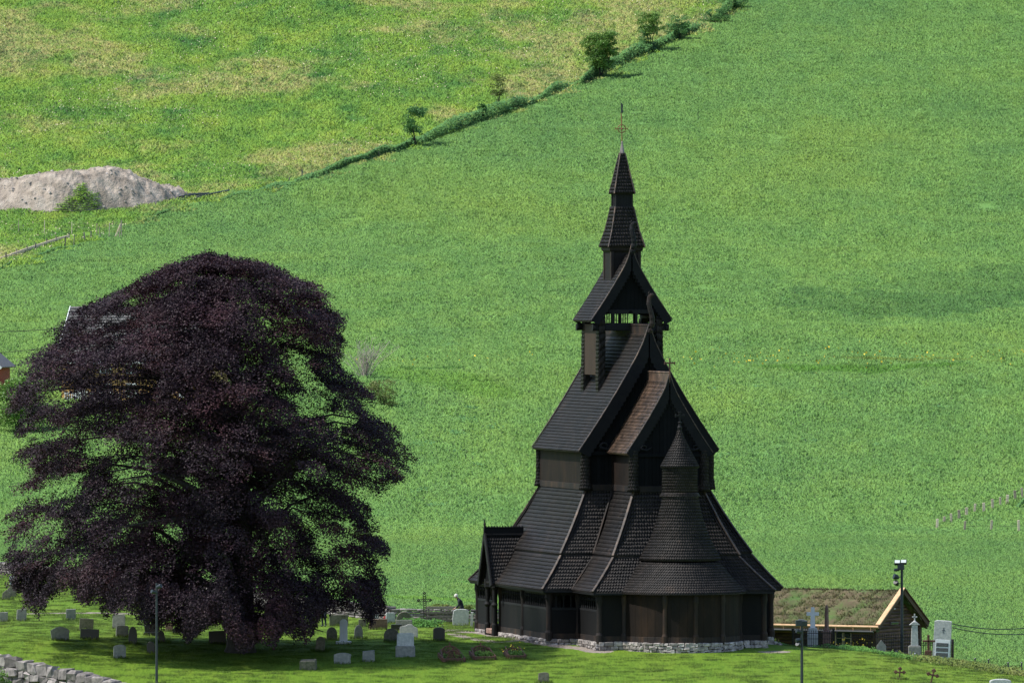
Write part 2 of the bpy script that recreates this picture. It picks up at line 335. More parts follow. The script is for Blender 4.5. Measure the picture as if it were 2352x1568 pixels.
def ground_mat():
    m, nt, N, L, P = new_mat('ground_cover')
    def at_(n): a = N.new('ShaderNodeAttribute'); a.attribute_name = n; return a.outputs['Fac']
    c = mix(N, L, 1.0, mix(N, L, at_('meadow'), crop_color(N, L), meadow_color(N, L)), (.7, .7, .7), 'MULTIPLY')  # field ground darkened in colour to stand for shade among the blades
    c = mix(N, L, at_('lawn'), c, lawn_color(N, L))
    p = world_pos(N)
    pn = noise(N, L, p, 1.3, 5, .7, (1, .35, 1)); path = math_(N, L, 'ADD', at_('path'), pn); path = ramp(N, L, path, [(0, 0, 0), (1, 1, 1)], [.98, 1.12])
    pc = ramp(N, L, noise(N, L, p, 5, 4, .7), [(.2, .16, .13), (.36, .32, .28)], [.35, .65])
    c = mix(N, L, path, c, pc); L.new(c, P.inputs['Base Color']); P.inputs['Roughness'].default_value = .95; P.inputs['Specular IOR Level'].default_value = .1
    b = N.new('ShaderNodeBump'); b.inputs['Strength'].default_value = .9; b.inputs['Distance'].default_value = .12
    L.new(noise(N, L, p, 4, 5, .7, (1, .4, 1)), b.inputs['Height']); L.new(b.outputs[0], P.inputs['Normal'])
    return m
M['ground'] = ground_mat()
M['crop'] = blade_mat('crop_leaf', crop_color); M['meadow'] = blade_mat('meadow_leaf', meadow_color); M['lawn'] = blade_mat('lawn_blade', lawn_color)
def const_greens(cols): return lambda N, L: ramp(N, L, noise(N, L, world_pos(N), .5, 4, .7, (1, .4, 1)), cols, [.3, .5, .7])
M['hedge'] = blade_mat('hedge_leaf', const_greens([(.085, .21, .075), (.13, .29, .095), (.19, .36, .10)])); M['weed'] = blade_mat('weed_leaf', const_greens([(.07, .2, .05), (.12, .29, .06), (.2, .4, .08)]))
M['bright_grass'] = blade_mat('bright_grass', const_greens([(.16, .33, .05), (.22, .43, .06), (.3, .48, .08)]))
M['seedy'] = blade_mat('dry_weed_leaf', const_greens([(.10, .15, .04), (.18, .25, .06), (.3, .33, .11)]))
# ------------------------------------------------------------------ ground sheet
rows = np.concatenate([[-900, -650], np.arange(-560, -60, 25), np.arange(-60, -48, 1.5), np.arange(-48, 72, .45), np.arange(72, 700, 1.6), np.arange(700, 1100, 2.2), np.arange(1100, 1700, 25), np.arange(1700, 6000, 300)])
sx = np.concatenate([-np.geomspace(14, 1.2, 18), np.linspace(-1.12, 1.12, 260), np.geomspace(1.2, 14, 18)])
hw = np.maximum(33, (rows+DIST)*.049*1.12)
XX = sx[None, :]*hw[:, None]; YY = np.repeat(rows[:, None], len(sx), 1)
# snap one column to the retaining wall face is not needed: the wall hides the step
ZZ = T(XX, YY); nr, nc = XX.shape
idx = np.arange(nr*nc).reshape(nr, nc)
quads = np.stack([idx[:-1, :-1], idx[:-1, 1:], idx[1:, 1:], idx[1:, :-1]], -1).reshape(-1, 4)
def seg_dist(x, y, pts):
    d = np.full(np.shape(x), 1e9)
    for (ax, ay), (bx, by) in zip(pts[:-1], pts[1:]):
        dx, dy = bx-ax, by-ay; t = np.clip(((x-ax)*dx+(y-ay)*dy)/(dx*dx+dy*dy+1e-9), 0, 1)
        d = np.minimum(d, np.hypot(x-ax-t*dx, y-ay-t*dy))
    return d
lawn = np.where(XX > 10, 1-sstep(14, 22, YY), (YY < back_line(XX)+.8).astype(float)); mead = sstep(-2, 2, YY-np.interp(XX, BX, BY))
def gp(l): return [(G(*p).x, G(*p).y) for p in l]
pathw = np.zeros(XX.shape)
for pts, wd in ((gp([(1036, 1447), (1075, 1452), (1115, 1450)]), .9), (gp([(1040, 1455), (1100, 1468), (1140, 1474), (1190, 1470)]), .4), (gp([(1110, 1452), (1180, 1464), (1260, 1480), (1330, 1488), (1380, 1496)]), .75), (gp([(70, 1409), (140, 1407), (230, 1407), (330, 1410), (600, 1409)]), .55),
                (gp([(1760, 1497), (1800, 1496)]), .5)):
    pathw = np.maximum(pathw, 1-sstep(wd*.3, wd*2.2, seg_dist(XX, YY, pts)))
me = np_mesh('ground', np.stack([XX, YY, ZZ], -1).reshape(-1, 3), [quads], attrs={'lawn': lawn.ravel(), 'meadow': mead.ravel(), 'path': pathw.ravel()*.72}, smooth=True)
ground = link('ground', me, M['ground']); tag(ground, kind='structure')
# ------------------------------------------------------------------ blade patches instanced over the fields (uncountable vegetation)
def patch_mesh(name, size, n, hmin, hmax, w, lean=.25, heads=0, seed=1):
    r = np.random.default_rng(seed); P0 = (r.random((n, 2))-.5)*size; a = r.random(n)*2*np.pi; h = r.uniform(hmin, hmax, n); ww = w*r.uniform(.6, 1.4, n)
    la = r.random(n)*2*np.pi; ln = h*lean*r.random(n)*2
    d = np.stack([np.cos(a), np.sin(a)], -1)*ww[:, None]/2; top = P0+np.stack([np.cos(la), np.sin(la)], -1)*ln[:, None]
    V = np.zeros((n, 4, 3)); V[:, 0, :2] = P0-d; V[:, 1, :2] = P0+d; V[:, 2, :2] = top+d*.45; V[:, 3, :2] = top-d*.45; V[:, 2, 2] = h; V[:, 3, 2] = h*.93; V[:, :2, 2] = -.1
    tn = np.repeat(r.random(n)[:, None], 4, 1)
    return np_mesh(name, V.reshape(-1, 3), [np.arange(n*4).reshape(n, 4)], tone=tn.ravel())
def instancer(name, pts, rots, scl, patch, m, label, parent=None):
    me = bpy.data.meshes.new(name); me.vertices.add(len(pts)); me.vertices.foreach_set('co', np.asarray(pts, np.float32).ravel())
    a = me.attributes.new('rot', 'FLOAT_VECTOR', 'POINT'); a.data.foreach_set('vector', np.asarray(rots, np.float32).ravel())
    a = me.attributes.new('scl', 'FLOAT', 'POINT'); a.data.foreach_set('value', np.asarray(scl, np.float32))
    o = link(name, me, None, parent); po = bpy.data.objects.new(name+'_tuft', patch); patch.materials.append(m)
    ng = bpy.data.node_groups.new(name, 'GeometryNodeTree'); ng.interface.new_socket('Geometry', in_out='INPUT', socket_type='NodeSocketGeometry'); ng.interface.new_socket('Geometry', in_out='OUTPUT', socket_type='NodeSocketGeometry')
    N, L = ng.nodes, ng.links; gi = N.new('NodeGroupInput'); go = N.new('NodeGroupOutput'); ip = N.new('GeometryNodeInstanceOnPoints'); oi = N.new('GeometryNodeObjectInfo'); oi.inputs['Object'].default_value = po
    na = N.new('GeometryNodeInputNamedAttribute'); na.data_type = 'FLOAT_VECTOR'; na.inputs['Name'].default_value = 'rot'
    ns = N.new('GeometryNodeInputNamedAttribute'); ns.data_type = 'FLOAT'; ns.inputs['Name'].default_value = 'scl'
    er = N.new('FunctionNodeEulerToRotation'); L.new(na.outputs[0], er.inputs[0])
    L.new(gi.outputs[0], ip.inputs['Points']); L.new(oi.outputs['Geometry'], ip.inputs['Instance']); L.new(er.outputs[0], ip.inputs['Rotation']); L.new(ns.outputs[0], ip.inputs['Scale']); L.new(ip.outputs[0], go.inputs[0])
    md = o.modifiers.new('scatter', 'NODES'); md.node_group = ng
    return tag(o, label[0], label[1], kind='stuff')
def patch_points(y0, y1, step, keep):
    P = []
    for y in np.arange(y0, y1, step):
        hw_ = (y+DIST)*.049*1.06+4; x = np.arange(-hw_, hw_, step); P.append(np.stack([x, np.full(len(x), y)], -1))
    P = np.concatenate(P); P = P+(RNG.random(P.shape)-.5)*step*.5; P = P[keep(P[:, 0], P[:, 1])]
    x, y = P[:, 0], P[:, 1]; z = T(x, y); gx = (T(x+1.5, y)-T(x-1.5, y))/3; gy = (T(x, y+1.5)-T(x, y-1.5))/3
    rz = RNG.random(len(P))*2*np.pi; nrm = np.stack([-gx, -gy, np.ones(len(P))], -1); nrm /= np.linalg.norm(nrm, axis=1)[:, None]
    E = np.zeros((len(P), 3))
    for i in range(len(P)):
        q = Vector((0, 0, 1)).rotation_difference(Vector(nrm[i])); E[i] = (q.to_matrix() @ Matrix.Rotation(rz[i], 3, 'Z')).to_euler()
    return np.stack([x, y, z+.13], -1), E
infield = lambda x, y: (y > np.where(x > 10, 19, back_line(x)+2.6))
pts, E = patch_points(20, 260, 3.0, lambda x, y: infield(x, y) & ~meadow(x, y))
instancer('crop', pts, E, RNG.uniform(.9, 1.15, len(pts)), patch_mesh('crop_tuft', 4.0, 900, .05, .2, .07, 1.2, seed=6), M['crop'], ('nearest part of the even green crop field', 'crop'))
pts, E = patch_points(258, 1010, 4.0, lambda x, y: infield(x, y) & ~meadow(x, y))
instancer('crop', pts, E, RNG.uniform(.9, 1.15, len(pts)), patch_mesh('crop_tuft', 5.2, 620, .06, .19, .11, 1.5), M['crop'], ('even green crop field rising up the hill behind the church', 'crop'))
pts, E = patch_points(500, 1020, 4.0, lambda x, y: meadow(x, y))
instancer('meadow_grass', pts, E, RNG.uniform(.8, 1.3, len(pts)), patch_mesh('meadow_tuft', 5.2, 440, .06, .3, .15, 1.3, seed=2), M['meadow'], ('rough yellow green meadow grass on the upper left hillside', 'grass'))
# seed heads and white flowers of the meadow
def dots(name, P, size, m, label):
    n = len(P); r = RNG; a = r.normal(size=(n, 3)); a /= np.linalg.norm(a, axis=1)[:, None]; b = np.cross(a, r.normal(size=(n, 3))); b /= np.linalg.norm(b, axis=1)[:, None]; s = (size*r.uniform(.6, 1.5, n))[:, None]
    V = np.stack([P+a*s, P+b*s, P-a*s, P-b*s], 1).reshape(-1, 3)
    return tag(link(name, np_mesh(name, V, [np.arange(n*4).reshape(n, 4)], tone=np.repeat(r.random(n), 4)), m), label[0], label[1], kind='stuff')
M['seed'] = surf_mat('seed_heads', [(.5, .44, .27), (.62, .56, .38)], 2, .9, 0, tone=.3)
M['yellow_fl'] = surf_mat('yellow_petals', [(.75, .5, .02), (.8, .6, .05)], 2, .7, 0, tone=.3)
n = 60000; y = RNG.uniform(480, 1010, n); x = RNG.uniform(-1.05, 1.05, n)*(y+DIST)*.049
k = vnoise(x*.06, y*.02, 21)*.6+vnoise(x*.25, y*.08, 22)*.4
ok = meadow(x, y) & (k+RNG.random(n)*.35 > .78); x, y = x[ok], y[ok]
dots('seed_heads', np.stack([x, y, T(x, y)+RNG.uniform(.3, .6, len(x))], -1), .075, M['seed'], ('pale dandelion seed heads dotted over the upper meadow', 'flowers'))
n = 5000; x = RNG.uniform(-20, 62, n); c0 = G(1500, 850); y = RNG.normal(G(1800, 836).y, 7, n)+x*.1; ok = RNG.random(n) < .12+.6*vnoise(x*.2, y*.02, 4)*(x > 12)
x, y = x[ok][:260], y[ok][:260]
dots('yellow_flowers', np.stack([x, y, T(x, y)+.42], -1), .085, M['yellow_fl'], ('yellow flowers in a thin line across the crop field', 'flowers'))
# short tufts on the churchyard lawn
P = RNG.uniform([-34, -34], [36, 60], (9000, 2)); P = P[P[:, 1] < np.where(P[:, 0] > 10, 18, back_line(P[:, 0]))]
P = P[(P[:, 0] > ret_line(P[:, 1])+.3) | (P[:, 1] > 2)]
E = np.zeros((len(P), 3)); E[:, 2] = RNG.random(len(P))*6.28
th = math.radians(14); lx = (P[:, 0]-6.35)*math.cos(th)+P[:, 1]*math.sin(th); lv = (P[:, 0]-6.35)*math.sin(th)-P[:, 1]*math.cos(th)
ok = ~((abs(lx) < 7) & (lv > -9) & (lv < 16.6)); P = P[ok]; E = E[ok]
z = T(P[:, 0], P[:, 1]); pw = vnoise(P[:, 0]*3, P[:, 1]*3)
instancer('lawn_grass', np.stack([P[:, 0], P[:, 1], z], -1), E, RNG.uniform(.5, 1.1, len(P)), patch_mesh('lawn_tuft', 1.0, 150, .02, .075, .02, .5, seed=3), M['lawn'], ('short mown grass between the gravestones', 'grass'))
# ------------------------------------------------------------------ the stave church; local axes: u across, w = -v along the nave (v grows towards the viewer)
TH = R(14)
church = empty('stave_church', ((1430-1176)/40.0, 0, 0), TH, 'tall black wooden stave church with stacked shingled roofs on a low stone base', 'church')
def P3(u, v, z): return Vector((u, -v, z))
def shingle_arrays(surf, nrows, width, sh_w, th=.03, seed=0, jit=.06, tip=.28, lift=.01):
    """surf(s,t): s across, t from 0 (top) to 1 (bottom), numpy in, (..,3) out; pointed shingles in staggered courses"""
    r = np.random.default_rng(seed); S0 = []; S1 = []; T0 = []; T1 = []
    for i in range(nrows):
        tb = (i+1)/nrows; tt = i/nrows; n = max(1, int(round(width((tb+tt)/2)/sh_w))); off = .5*(i % 2)
        e = (np.arange(n+1)-off)/n; s0 = np.clip(e, 0, 1); s1 = np.clip(e+1/n, 0, 1); ok = s1-s0 > 1e-4
        S0.append(s0[ok]); S1.append(s1[ok]); T0.append(np.full(ok.sum(), tt)); T1.append(np.full(ok.sum(), tb))
    s0, s1, t0, t1 = map(np.concatenate, (S0, S1, T0, T1)); n = len(s0); dt = 1/nrows
    t1j = np.minimum(t1+dt*r.uniform(-jit, jit, n), 1.01); g = (s1-s0)*.04; s0 = s0+g; s1 = s1-g; sm = (s0+s1)/2
    tl = t1j-dt*tip; ttop = np.maximum(t0-dt*.15, 0)
    eps = 1e-3; pm = surf(sm, np.clip((t0+t1)/2, .01, .99)); du = surf(np.minimum(sm+eps, 1), np.clip((t0+t1)/2, .01, .99))-surf(np.maximum(sm-eps, 0), np.clip((t0+t1)/2, .01, .99)); dv = surf(sm, np.clip((t0+t1)/2, .01, .99)+eps)-pm
    nn = np.cross(dv, du); nn /= np.linalg.norm(nn, axis=1)[:, None]+1e-12
    hh = (th*r.uniform(.7, 1.35, n))[:, None]
    A = surf(s0, ttop)+nn*lift; B = surf(s1, ttop)+nn*lift; C = surf(s1, tl)+nn*(lift+hh); D = surf(sm, t1j)+nn*(lift+hh); E = surf(s0, tl)+nn*(lift+hh)
    C2 = surf(s1, tl)-nn*.01; D2 = surf(sm, t1j)-nn*.01; E2 = surf(s0, tl)-nn*.01
    V = np.stack([A, B, C, D, E, C2, D2, E2], 1).reshape(-1, 3); b = np.arange(n)[:, None]*8
    F5 = b+np.array([0, 1, 2, 3, 4]); F4 = np.concatenate([b+np.array([4, 3, 6, 7]), b+np.array([3, 2, 5, 6]), b+np.array([0, 4, 7, 7])[:4], b+np.array([2, 1, 1, 5])[:4]])
    F4 = F4[:2*n]; tone = np.repeat(np.clip(r.normal(.5, .2, n), 0, 1), 8)
    return V, F5, F4, tone
class Shingles:
    def __init__(s): s.V = []; s.F5 = []; s.F4 = []; s.t = []; s.n = 0; s.seed = 1
    def _add(s, V, F5, F4, t):
        s.V.append(V); s.t.append(t)
        if len(F5): s.F5.append(F5+s.n)
        if len(F4): s.F4.append(F4+s.n)
        s.n += len(V)
    def surf(s, fn, width, length, row=.26, sh_w=.15, out=None, th=.035, thick=.07, ns=12, nt=10, tip=.28):
        """fn numpy surface; an underlay with thickness, and shingles on top of it"""
        c = fn(np.array([.5]), np.array([.5]))[0]
        s.seed += 1; V, F5, F4, t = shingle_arrays(fn, max(1, int(round(length/row))), width, sh_w, th, s.seed, tip=tip)
        s._add(V, F5, F4, t)
        S, Tt = np.meshgrid(np.linspace(0, 1, ns), np.linspace(0, 1, nt)); top = fn(S.ravel(), Tt.ravel())
        e = 1e-3; du = fn(np.clip(S.ravel()+e, 0, 1), np.clip(Tt.ravel(), .01, .99))-fn(np.clip(S.ravel()-e, 0, 1), np.clip(Tt.ravel(), .01, .99)); dv = fn(S.ravel(), np.clip(Tt.ravel(), .01, .98)+e)-fn(S.ravel(), np.clip(Tt.ravel(), .01, .98))
        nn = np.cross(dv, du); nn /= np.linalg.norm(nn, axis=1)[:, None]+1e-12
        V = np.concatenate([top, top-nn*thick]); k = ns*nt; g = np.arange(k).reshape(nt, ns)
        q = np.stack([g[:-1, :-1], g[1:, :-1], g[1:, 1:], g[:-1, 1:]], -1).reshape(-1, 4); F = [q, q+k]
        ed = np.concatenate([g[0], g[1:, -1], g[-1, ::-1][1:], g[::-1, 0][1:]]); F.append(np.stack([ed[:-1], ed[1:], ed[1:]+k, ed[:-1]+k], -1))
        s._add(V, np.zeros((0, 5), int), np.concatenate(F), np.full(2*k, .2))
    def quad(s, A, B, C, D, row=.26, sh_w=.15, sag=0, **kw):
        """A,B top edge, C below B, D below A"""
        A, B, C, D = [np.array(p, float) for p in (A, B, C, D)]
        nn = np.cross(D-A, B-A); nn /= np.linalg.norm(nn)
        def fn(S, Tt):
            S = np.asarray(S)[:, None]; Tt = np.asarray(Tt)[:, None]
            return (A*(1-S)+B*S)*(1-Tt)+(D*(1-S)+C*S)*Tt-nn*sag*np.sin(np.pi*Tt)**1.0*(1-.0*S)
        wt, wb = np.linalg.norm(B-A), np.linalg.norm(C-D); L = (np.linalg.norm(D-A)+np.linalg.norm(C-B))/2
        hgt = np.linalg.norm(((D+C)-(A+B))/2 - 0)
        # height of the panel measured square to the bottom edge
        e = (C-D)/max(wb, 1e-6); v = (D+C)/2-(A+B)/2; hgt = np.linalg.norm(v-e*np.dot(v, e))
        s.surf(fn, lambda t: wt*(1-t)+wb*t, hgt, row, sh_w, ns=4, nt=8, **kw)
    def cone(s, c, prof, a0, a1, row=.26, sh_w=.15, **kw):
        """c=(u,v); prof (r,z) from top to bottom; angle a from +v axis towards +u, degrees"""
        pr = np.array(prof, float); L = np.concatenate([[0], np.cumsum(np.hypot(np.diff(pr[:, 0]), np.diff(pr[:, 1])))]); tt = L/L[-1]
        def fn(S, Tt):
            a = np.radians(a0+(a1-a0)*np.asarray(S)); r = np.interp(Tt, tt, pr[:, 0]); z = np.interp(Tt, tt, pr[:, 1])
            return np.stack([c[0]+r*np.sin(a), -(c[1]+r*np.cos(a)), z], -1)
        s.surf(fn, lambda t: np.interp(t, tt, pr[:, 0])*math.radians(abs(a1-a0)), L[-1], row, sh_w, ns=40, nt=14, **kw)
    def build(s, name, m, parent):
        V = np.concatenate(s.V); me = np_mesh(name, V, [np.concatenate(s.F5), np.concatenate(s.F4)], tone=np.concatenate(s.t))
        return link(name, me, m, parent)
def planks(mb, A, B, z0, z1, w=.17, depth=.05, gap=.02, stag=.03, split=0):
    """vertical boards from A to B (plan points (u,v)), alternating proud and recessed"""
    A = Vector(A); B = Vector(B); L = (B-A).length; n = max(1, round(L/w)); d = (B-A)/L; nrm = Vector((d.y, -d.x))
    for i in range(n):
        c = A+d*(L*(i+.5)/n)+nrm*(stag*(i % 2)); rz = math.atan2(-d.y, d.x)
        mb.cbox((c.x, -c.y, (z0+z1)/2), (L/n-gap*(.3 if i % 2 else 1), depth, z1-z0+random.uniform(-.01, .01)), .008, rz=rz, tone=min(1, max(0, random.gauss(.5, .22))))
    # backing
    c = (A+B)/2-nrm*.05; mb.cbox((c.x, -c.y, (z0+z1)/2), (L, .03, z1-z0), .004, rz=math.atan2(-d.y, d.x), tone=.1)
def hboard(mb, A, B, z, h, d=.06, off=0, tone=.5, sag=0):
    A3 = Vector((A[0], -A[1], z)); B3 = Vector((B[0], -B[1], z+sag)); mb.beam(A3, B3, d, h, .01, tone)
NW, NB, NF = 3.62, -5.0, 5.6          # nave clerestory half width, back, front
CW, CF = 2.05, 10.35                  # choir
ZC, ZE = 8.52, 10.75                  # clerestory foot and eaves
# ---- ground floor core walls
mb = MB()
for (u0, u1, v0, v1) in ((-5.45, 5.45, -6.8, 7.4), (-3.5, 3.5, 7.4, 11.9)):
    planks(mb, (u0, v0), (u0, v1), .2, 4.9, .4); planks(mb, (u1, v1), (u1, v0), .2, 4.9, .4); planks(mb, (u0, v1), (u1, v1), .2, 4.9, .4); planks(mb, (u1, v0), (u0, v0), .2, 4.9, .4)
mb.lathe((0, -12.4, 0), [(2.0, .2), (2.0, 4.9)], 32, tone=.3)
mb.build('core_wall', M['dark_in'], church)
# ---- gallery roofs (lower tier) and aisle roofs (upper tier)
def hip_loops(): pass
ZA, ZB, ZL = 4.93, 4.83, 2.97         # foot of the aisle roof, head and foot of the gallery roof
def tier(name, top, bot, zt, zb, mat, sag, shw=.16, shw_side=.12):
    """top/bot = (nave half width, back, front, choir half width, choir front)"""
    tn, tb, tf, tc, tcf = top; bn, bb, bf, bc, bcf = bot; out = []
    Ssh = Shingles(); Ssh.seed = int(zt*10)
    for sg in (-1, 1):
        a = [P3(sg*tn, tb, zt), P3(sg*tn, tf, zt), P3(sg*bn, bf, zb), P3(sg*bn, bb, zb)]
        if sg > 0: a = [a[1], a[0], a[3], a[2]]
        Ssh.quad(*a, sh_w=shw_side, row=.24, sag=sag, tip=.2)
        a = [P3(sg*tc, tf, zt), P3(sg*tc, tcf, zt), P3(sg*bc, bcf, zb), P3(sg*bc, bf, zb)]
        if sg > 0: a = [a[1], a[0], a[3], a[2]]
        Ssh.quad(*a, sh_w=shw_side, row=.24, sag=sag, tip=.2)
        a = [P3(sg*tn, tf, zt), P3(sg*tc, tf, zt), P3(sg*bc, bf, zb), P3(sg*bn, bf, zb)]
        if sg > 0: a = [a[1], a[0], a[3], a[2]]
        Ssh.quad(*a, sh_w=shw, row=.23, sag=sag, tip=.85)
    Ssh.quad(P3(-tc, tcf, zt), P3(tc, tcf, zt), P3(bc, bcf, zb), P3(-bc, bcf, zb), sh_w=shw, row=.23, sag=sag, tip=.85)
    Ssh.quad(P3(tn, tb, zt), P3(-tn, tb, zt), P3(-bn, bb, zb), P3(bn, bb, zb), sh_w=.2, row=.3, sag=sag)
    o = Ssh.build(name, mat, church)
    # boards over the hips
    def hip(u0, v0, u1, v1):
        hb = MB()
        p, q = P3(u0, v0, zt), P3(u1, v1, zb); L = (q-p); n = 8; pts = []
        for i in range(n+1):
            t = i/n; w_ = p.lerp(q, t); w_.z -= sag*.8*math.sin(math.pi*t)-.07; pts.append(w_)
        for i in range(n): hb.beam(pts[i], pts[i+1]+(pts[i+1]-pts[i])*.03, .14, .07, .01, random.uniform(.2, .9))
        hb.build('hip_board', M['edge_wood'], o)
    for sg in (-1, 1): hip(sg*tn, tf, sg*bn, bf); hip(sg*tn, tb, sg*bn, bb); hip(sg*tc, tcf, sg*bc, bcf)
    for sg in (-1, 1):
        vb = MB(); vb.beam(P3(sg*tc, tf, zt+.03), P3(sg*bc, bf, zb+.03), .1, .06, .01, .4); vb.build('valley_board', M['tar_wood_warm'], o)
    eb = MB()
    loop = [(-bn, bb), (-bn, bf), (-bc, bf), (-bc, bcf), (bc, bcf), (bc, bf), (bn, bf), (bn, bb), (-bn, bb)]
    for (a, b) in zip(loop[:-1], loop[1:]): hboard(eb, (a[0]*.985, a[1]), (b[0]*.985, b[1]), zb-.09, .11, .05)
    eb.build('eave_board', M['tar_wood'], o)
    return o
tier('aisle_roof', (NW, NB, NF, CW, CF), (5.62, -7.0, 7.6, 3.7, 12.03), ZC, ZA, M['tar_shingle'], .16)
tier('gallery_roof', (5.6, -6.98, 7.58, 3.68, 12.0), (7.05, -8.43, 9.03, 5.32, 13.75), ZB, ZL, M['tar_shingle'], .07)
# ---- apse roofs and turret
S_ = Shingles(); S_.seed = 500
S_.cone((0, 12.9), [(2.17, 4.64), (2.95, 3.7), (3.72, 2.93)], -112, 112, row=.19, sh_w=.15, tip=.85, th=.022)
S_.build('apse_gallery_roof', M['tar_shingle'], church)
S_ = Shingles(); S_.seed = 600
S_.cone((0, 12.85), [(.98, 8.28), (1.08, 7.8), (1.3, 6.95), (1.68, 5.9), (2.3, 4.76)], -180, 180, row=.18, sh_w=.14, tip=.85, th=.022)
S_.build('apse_roof', M['tar_shingle'], church)
S_ = Shingles(); S_.seed = 700
S_.cone((0, 12.75), [(.97, 10.0), (.97, 8.52)], -180, 180, row=.17, sh_w=.13, tip=.85, th=.022); S_.cone((0, 12.75), [(1.0, 8.53), (1.12, 8.3)], -180, 180, row=.1, sh_w=.15)
S_.build('apse_turret', M['tar_shingle'], church)
S_ = Shingles(); S_.seed = 800
S_.cone((0, 12.75), [(.07, 12.15), (.24, 11.6), (.62, 10.85), (1.1, 9.95)], -180, 180, row=.16, sh_w=.13, tip=.85, th=.022)
tr = S_.build('turret_roof', M['tar_shingle'], church)
mb = MB(); c = P3(0, 12.75, 0)
mb.lathe((c.x, c.y, 0), [(.12, 12.05), (.14, 12.2), (.09, 12.28), (.07, 12.4), (.12, 12.46), (.06, 12.52), (.045, 12.62)], 12)
mb.cbox((c.x, c.y, 12.82), (.09, .08, .46), .012); mb.cbox((c.x, c.y, 12.84), (.46, .082, .1), .012)
for a, b in ((-.23, 12.84), (.23, 12.84), (0, 13.03)): mb.cbox((c.x+a, c.y, b), (.09 if a else .17, .084, .17 if a else .08), .012)
mb.build('cross_finial', M['tar_wood'], tr)
# ---- clerestory walls
wm = MB(); wb = MB()
for a, b in (((-NW, NB), (-NW, NF-.25)), ((NW, NF), (NW, NB)), ((-CW, NF+.05), (-CW, CF-.25)), ((CW, CF), (CW, NF+.05))):
    wm = MB(); planks(wm, a, b, ZC+.25, ZE+.2, .2, gap=.06, stag=.05); wm.build('side_wall', M['side_plank'], church)
planks(wb, (-NW, NF), (NW, NF), ZC, 17.0, .3, gap=.01) if False else None
def gable_wall(mb, v, hw_, z0, ze, apex_u, zap, w=.22, rev=1):
    n = round(2*hw_/w); 
    for i in range(n):
        u = -hw_+(i+.5)*2*hw_/n; zt = ze+(zap-ze)*(1-abs(u)/hw_)-.02
        mb.cbox((u, -(v+.02*(i % 2)*rev), (z0+zt)/2), (2*hw_/n-.006, .05, zt-z0), .006, tone=random.uniform(.2, .8))
for args in ((NF, NW, 16.5, 1), (NB, NW, 16.5, -1), (CF, CW, 14.0, 1)):
    wb = MB(); gable_wall(wb, args[0], args[1], ZC, ZE-.1, 0, args[2], rev=args[3]); wb.build('gable_wall', M['dark_in'], church)
bb = MB()
def ring(mb, pts, z, h, d, tone=.6):
    for a, b in zip(pts[:-1], pts[1:]): hboard(mb, a, b, z, h, d, tone=tone)
ring(bb, [(-NW-.06, NB), (-NW-.06, NF-.2)], ZC+.17, .34, .07); ring(bb, [(-NW-.06, NF-.2), (-NW-.06, NF+.07), (-CW-.06, NF+.07), (-CW-.06, CF+.07), (CW+.06, CF+.07), (CW+.06, NF+.07), (NW+.06, NF+.07), (NW+.06, NB)], ZC+.15, .34, .07)
bb.build('base_board', M['tar_wood_warm'], church)
# shingled corner posts
def post_sh(u, v, z0, z1, r=.24, flare=.1):
    S_ = Shingles(); S_.seed = int(900+u*10+v); S_.cone((u, v), [(r, z1), (r, z0+.6), (r+flare, z0)], -180, 180, row=.2, sh_w=.14, tip=.85, th=.02); S_.build('corner_post', M['tar_shingle'], church)
for sg in (-1, 1):
    post_sh(sg*NW, NF, ZC, ZE+.1, .27); post_sh(sg*CW, CF, ZC, ZE+.1, .25); post_sh(sg*NW, NB, ZC, ZE+.1, .22)
# ---- big gabled roofs
def gabled(name, hw_, vb, vf, ze, za, mat, flare=.0, row=.22, shw=.115):
    s = Shingles(); s.seed = int(hw_*100)
    def side(sg):
        def fn(S, Tt):
            S = np.asarray(S); Tt = np.asarray(Tt); v = (vb+(vf-vb)*S) if sg < 0 else (vf+(vb-vf)*S)
            u = sg*hw_*Tt; z = za+(ze-za)*(Tt+.035*np.sin(np.pi*Tt)); return np.stack([u, -v, z], -1)
        L = math.hypot(hw_, za-ze); s.surf(fn, lambda t: vf-vb, L, row, shw, thick=.09, tip=.2, ns=4, nt=10)
    side(-1); side(1)
    return s.build(name, mat, church)
def rake(mb, hw_, v, ze, za, w=.45, d=.07, saw=True, sweep=.5, n=26, out=.05, tone=.4):
    """serrated barge boards of one gable, swept up at the top"""
    for sg in (-1, 1):
        dirv = Vector((sg*hw_, ze-za)); L = dirv.length; dirv /= L; nrm = Vector((dirv.y*sg, -dirv.x*sg))*1.0
        if nrm.y > 0: nrm = -nrm
        for i in range(n):
            t0, t1 = i/n, (i+1)/n
            def p(t): 
                lift = sweep*max(0, (.16-t)/.16)**2
                return Vector((dirv.x*L*t, za+dirv.y*L*t-(za-ze)*.035*math.sin(math.pi*t)+lift))
            a, b = p(t0)+Vector((0, out)), p(t1)+Vector((0, out)); ww = w*(1 if saw else 1)
            c0 = a+nrm*ww; c1 = b+nrm*ww; m_ = (a+b)/2+nrm*(ww+(.09 if saw else 0))
            if sg*c0.x < .04: c0.x = sg*.04
            if sg*c1.x < .04: c1.x = sg*.04
            if sg*m_.x < .04: m_.x = sg*.04
            vs = []
            for dv in (0, d):
                vs += [(q.x, -(v+dv), q.y) for q in (a, b, c1, m_, c0)]
            mb.add(vs, [[0, 1, 2, 3, 4], [9, 8, 7, 6, 5], [0, 5, 6, 1], [1, 6, 7, 2], [2, 7, 8, 3], [3, 8, 9, 4], [4, 9, 5, 0]], tone+random.uniform(-.1, .1))
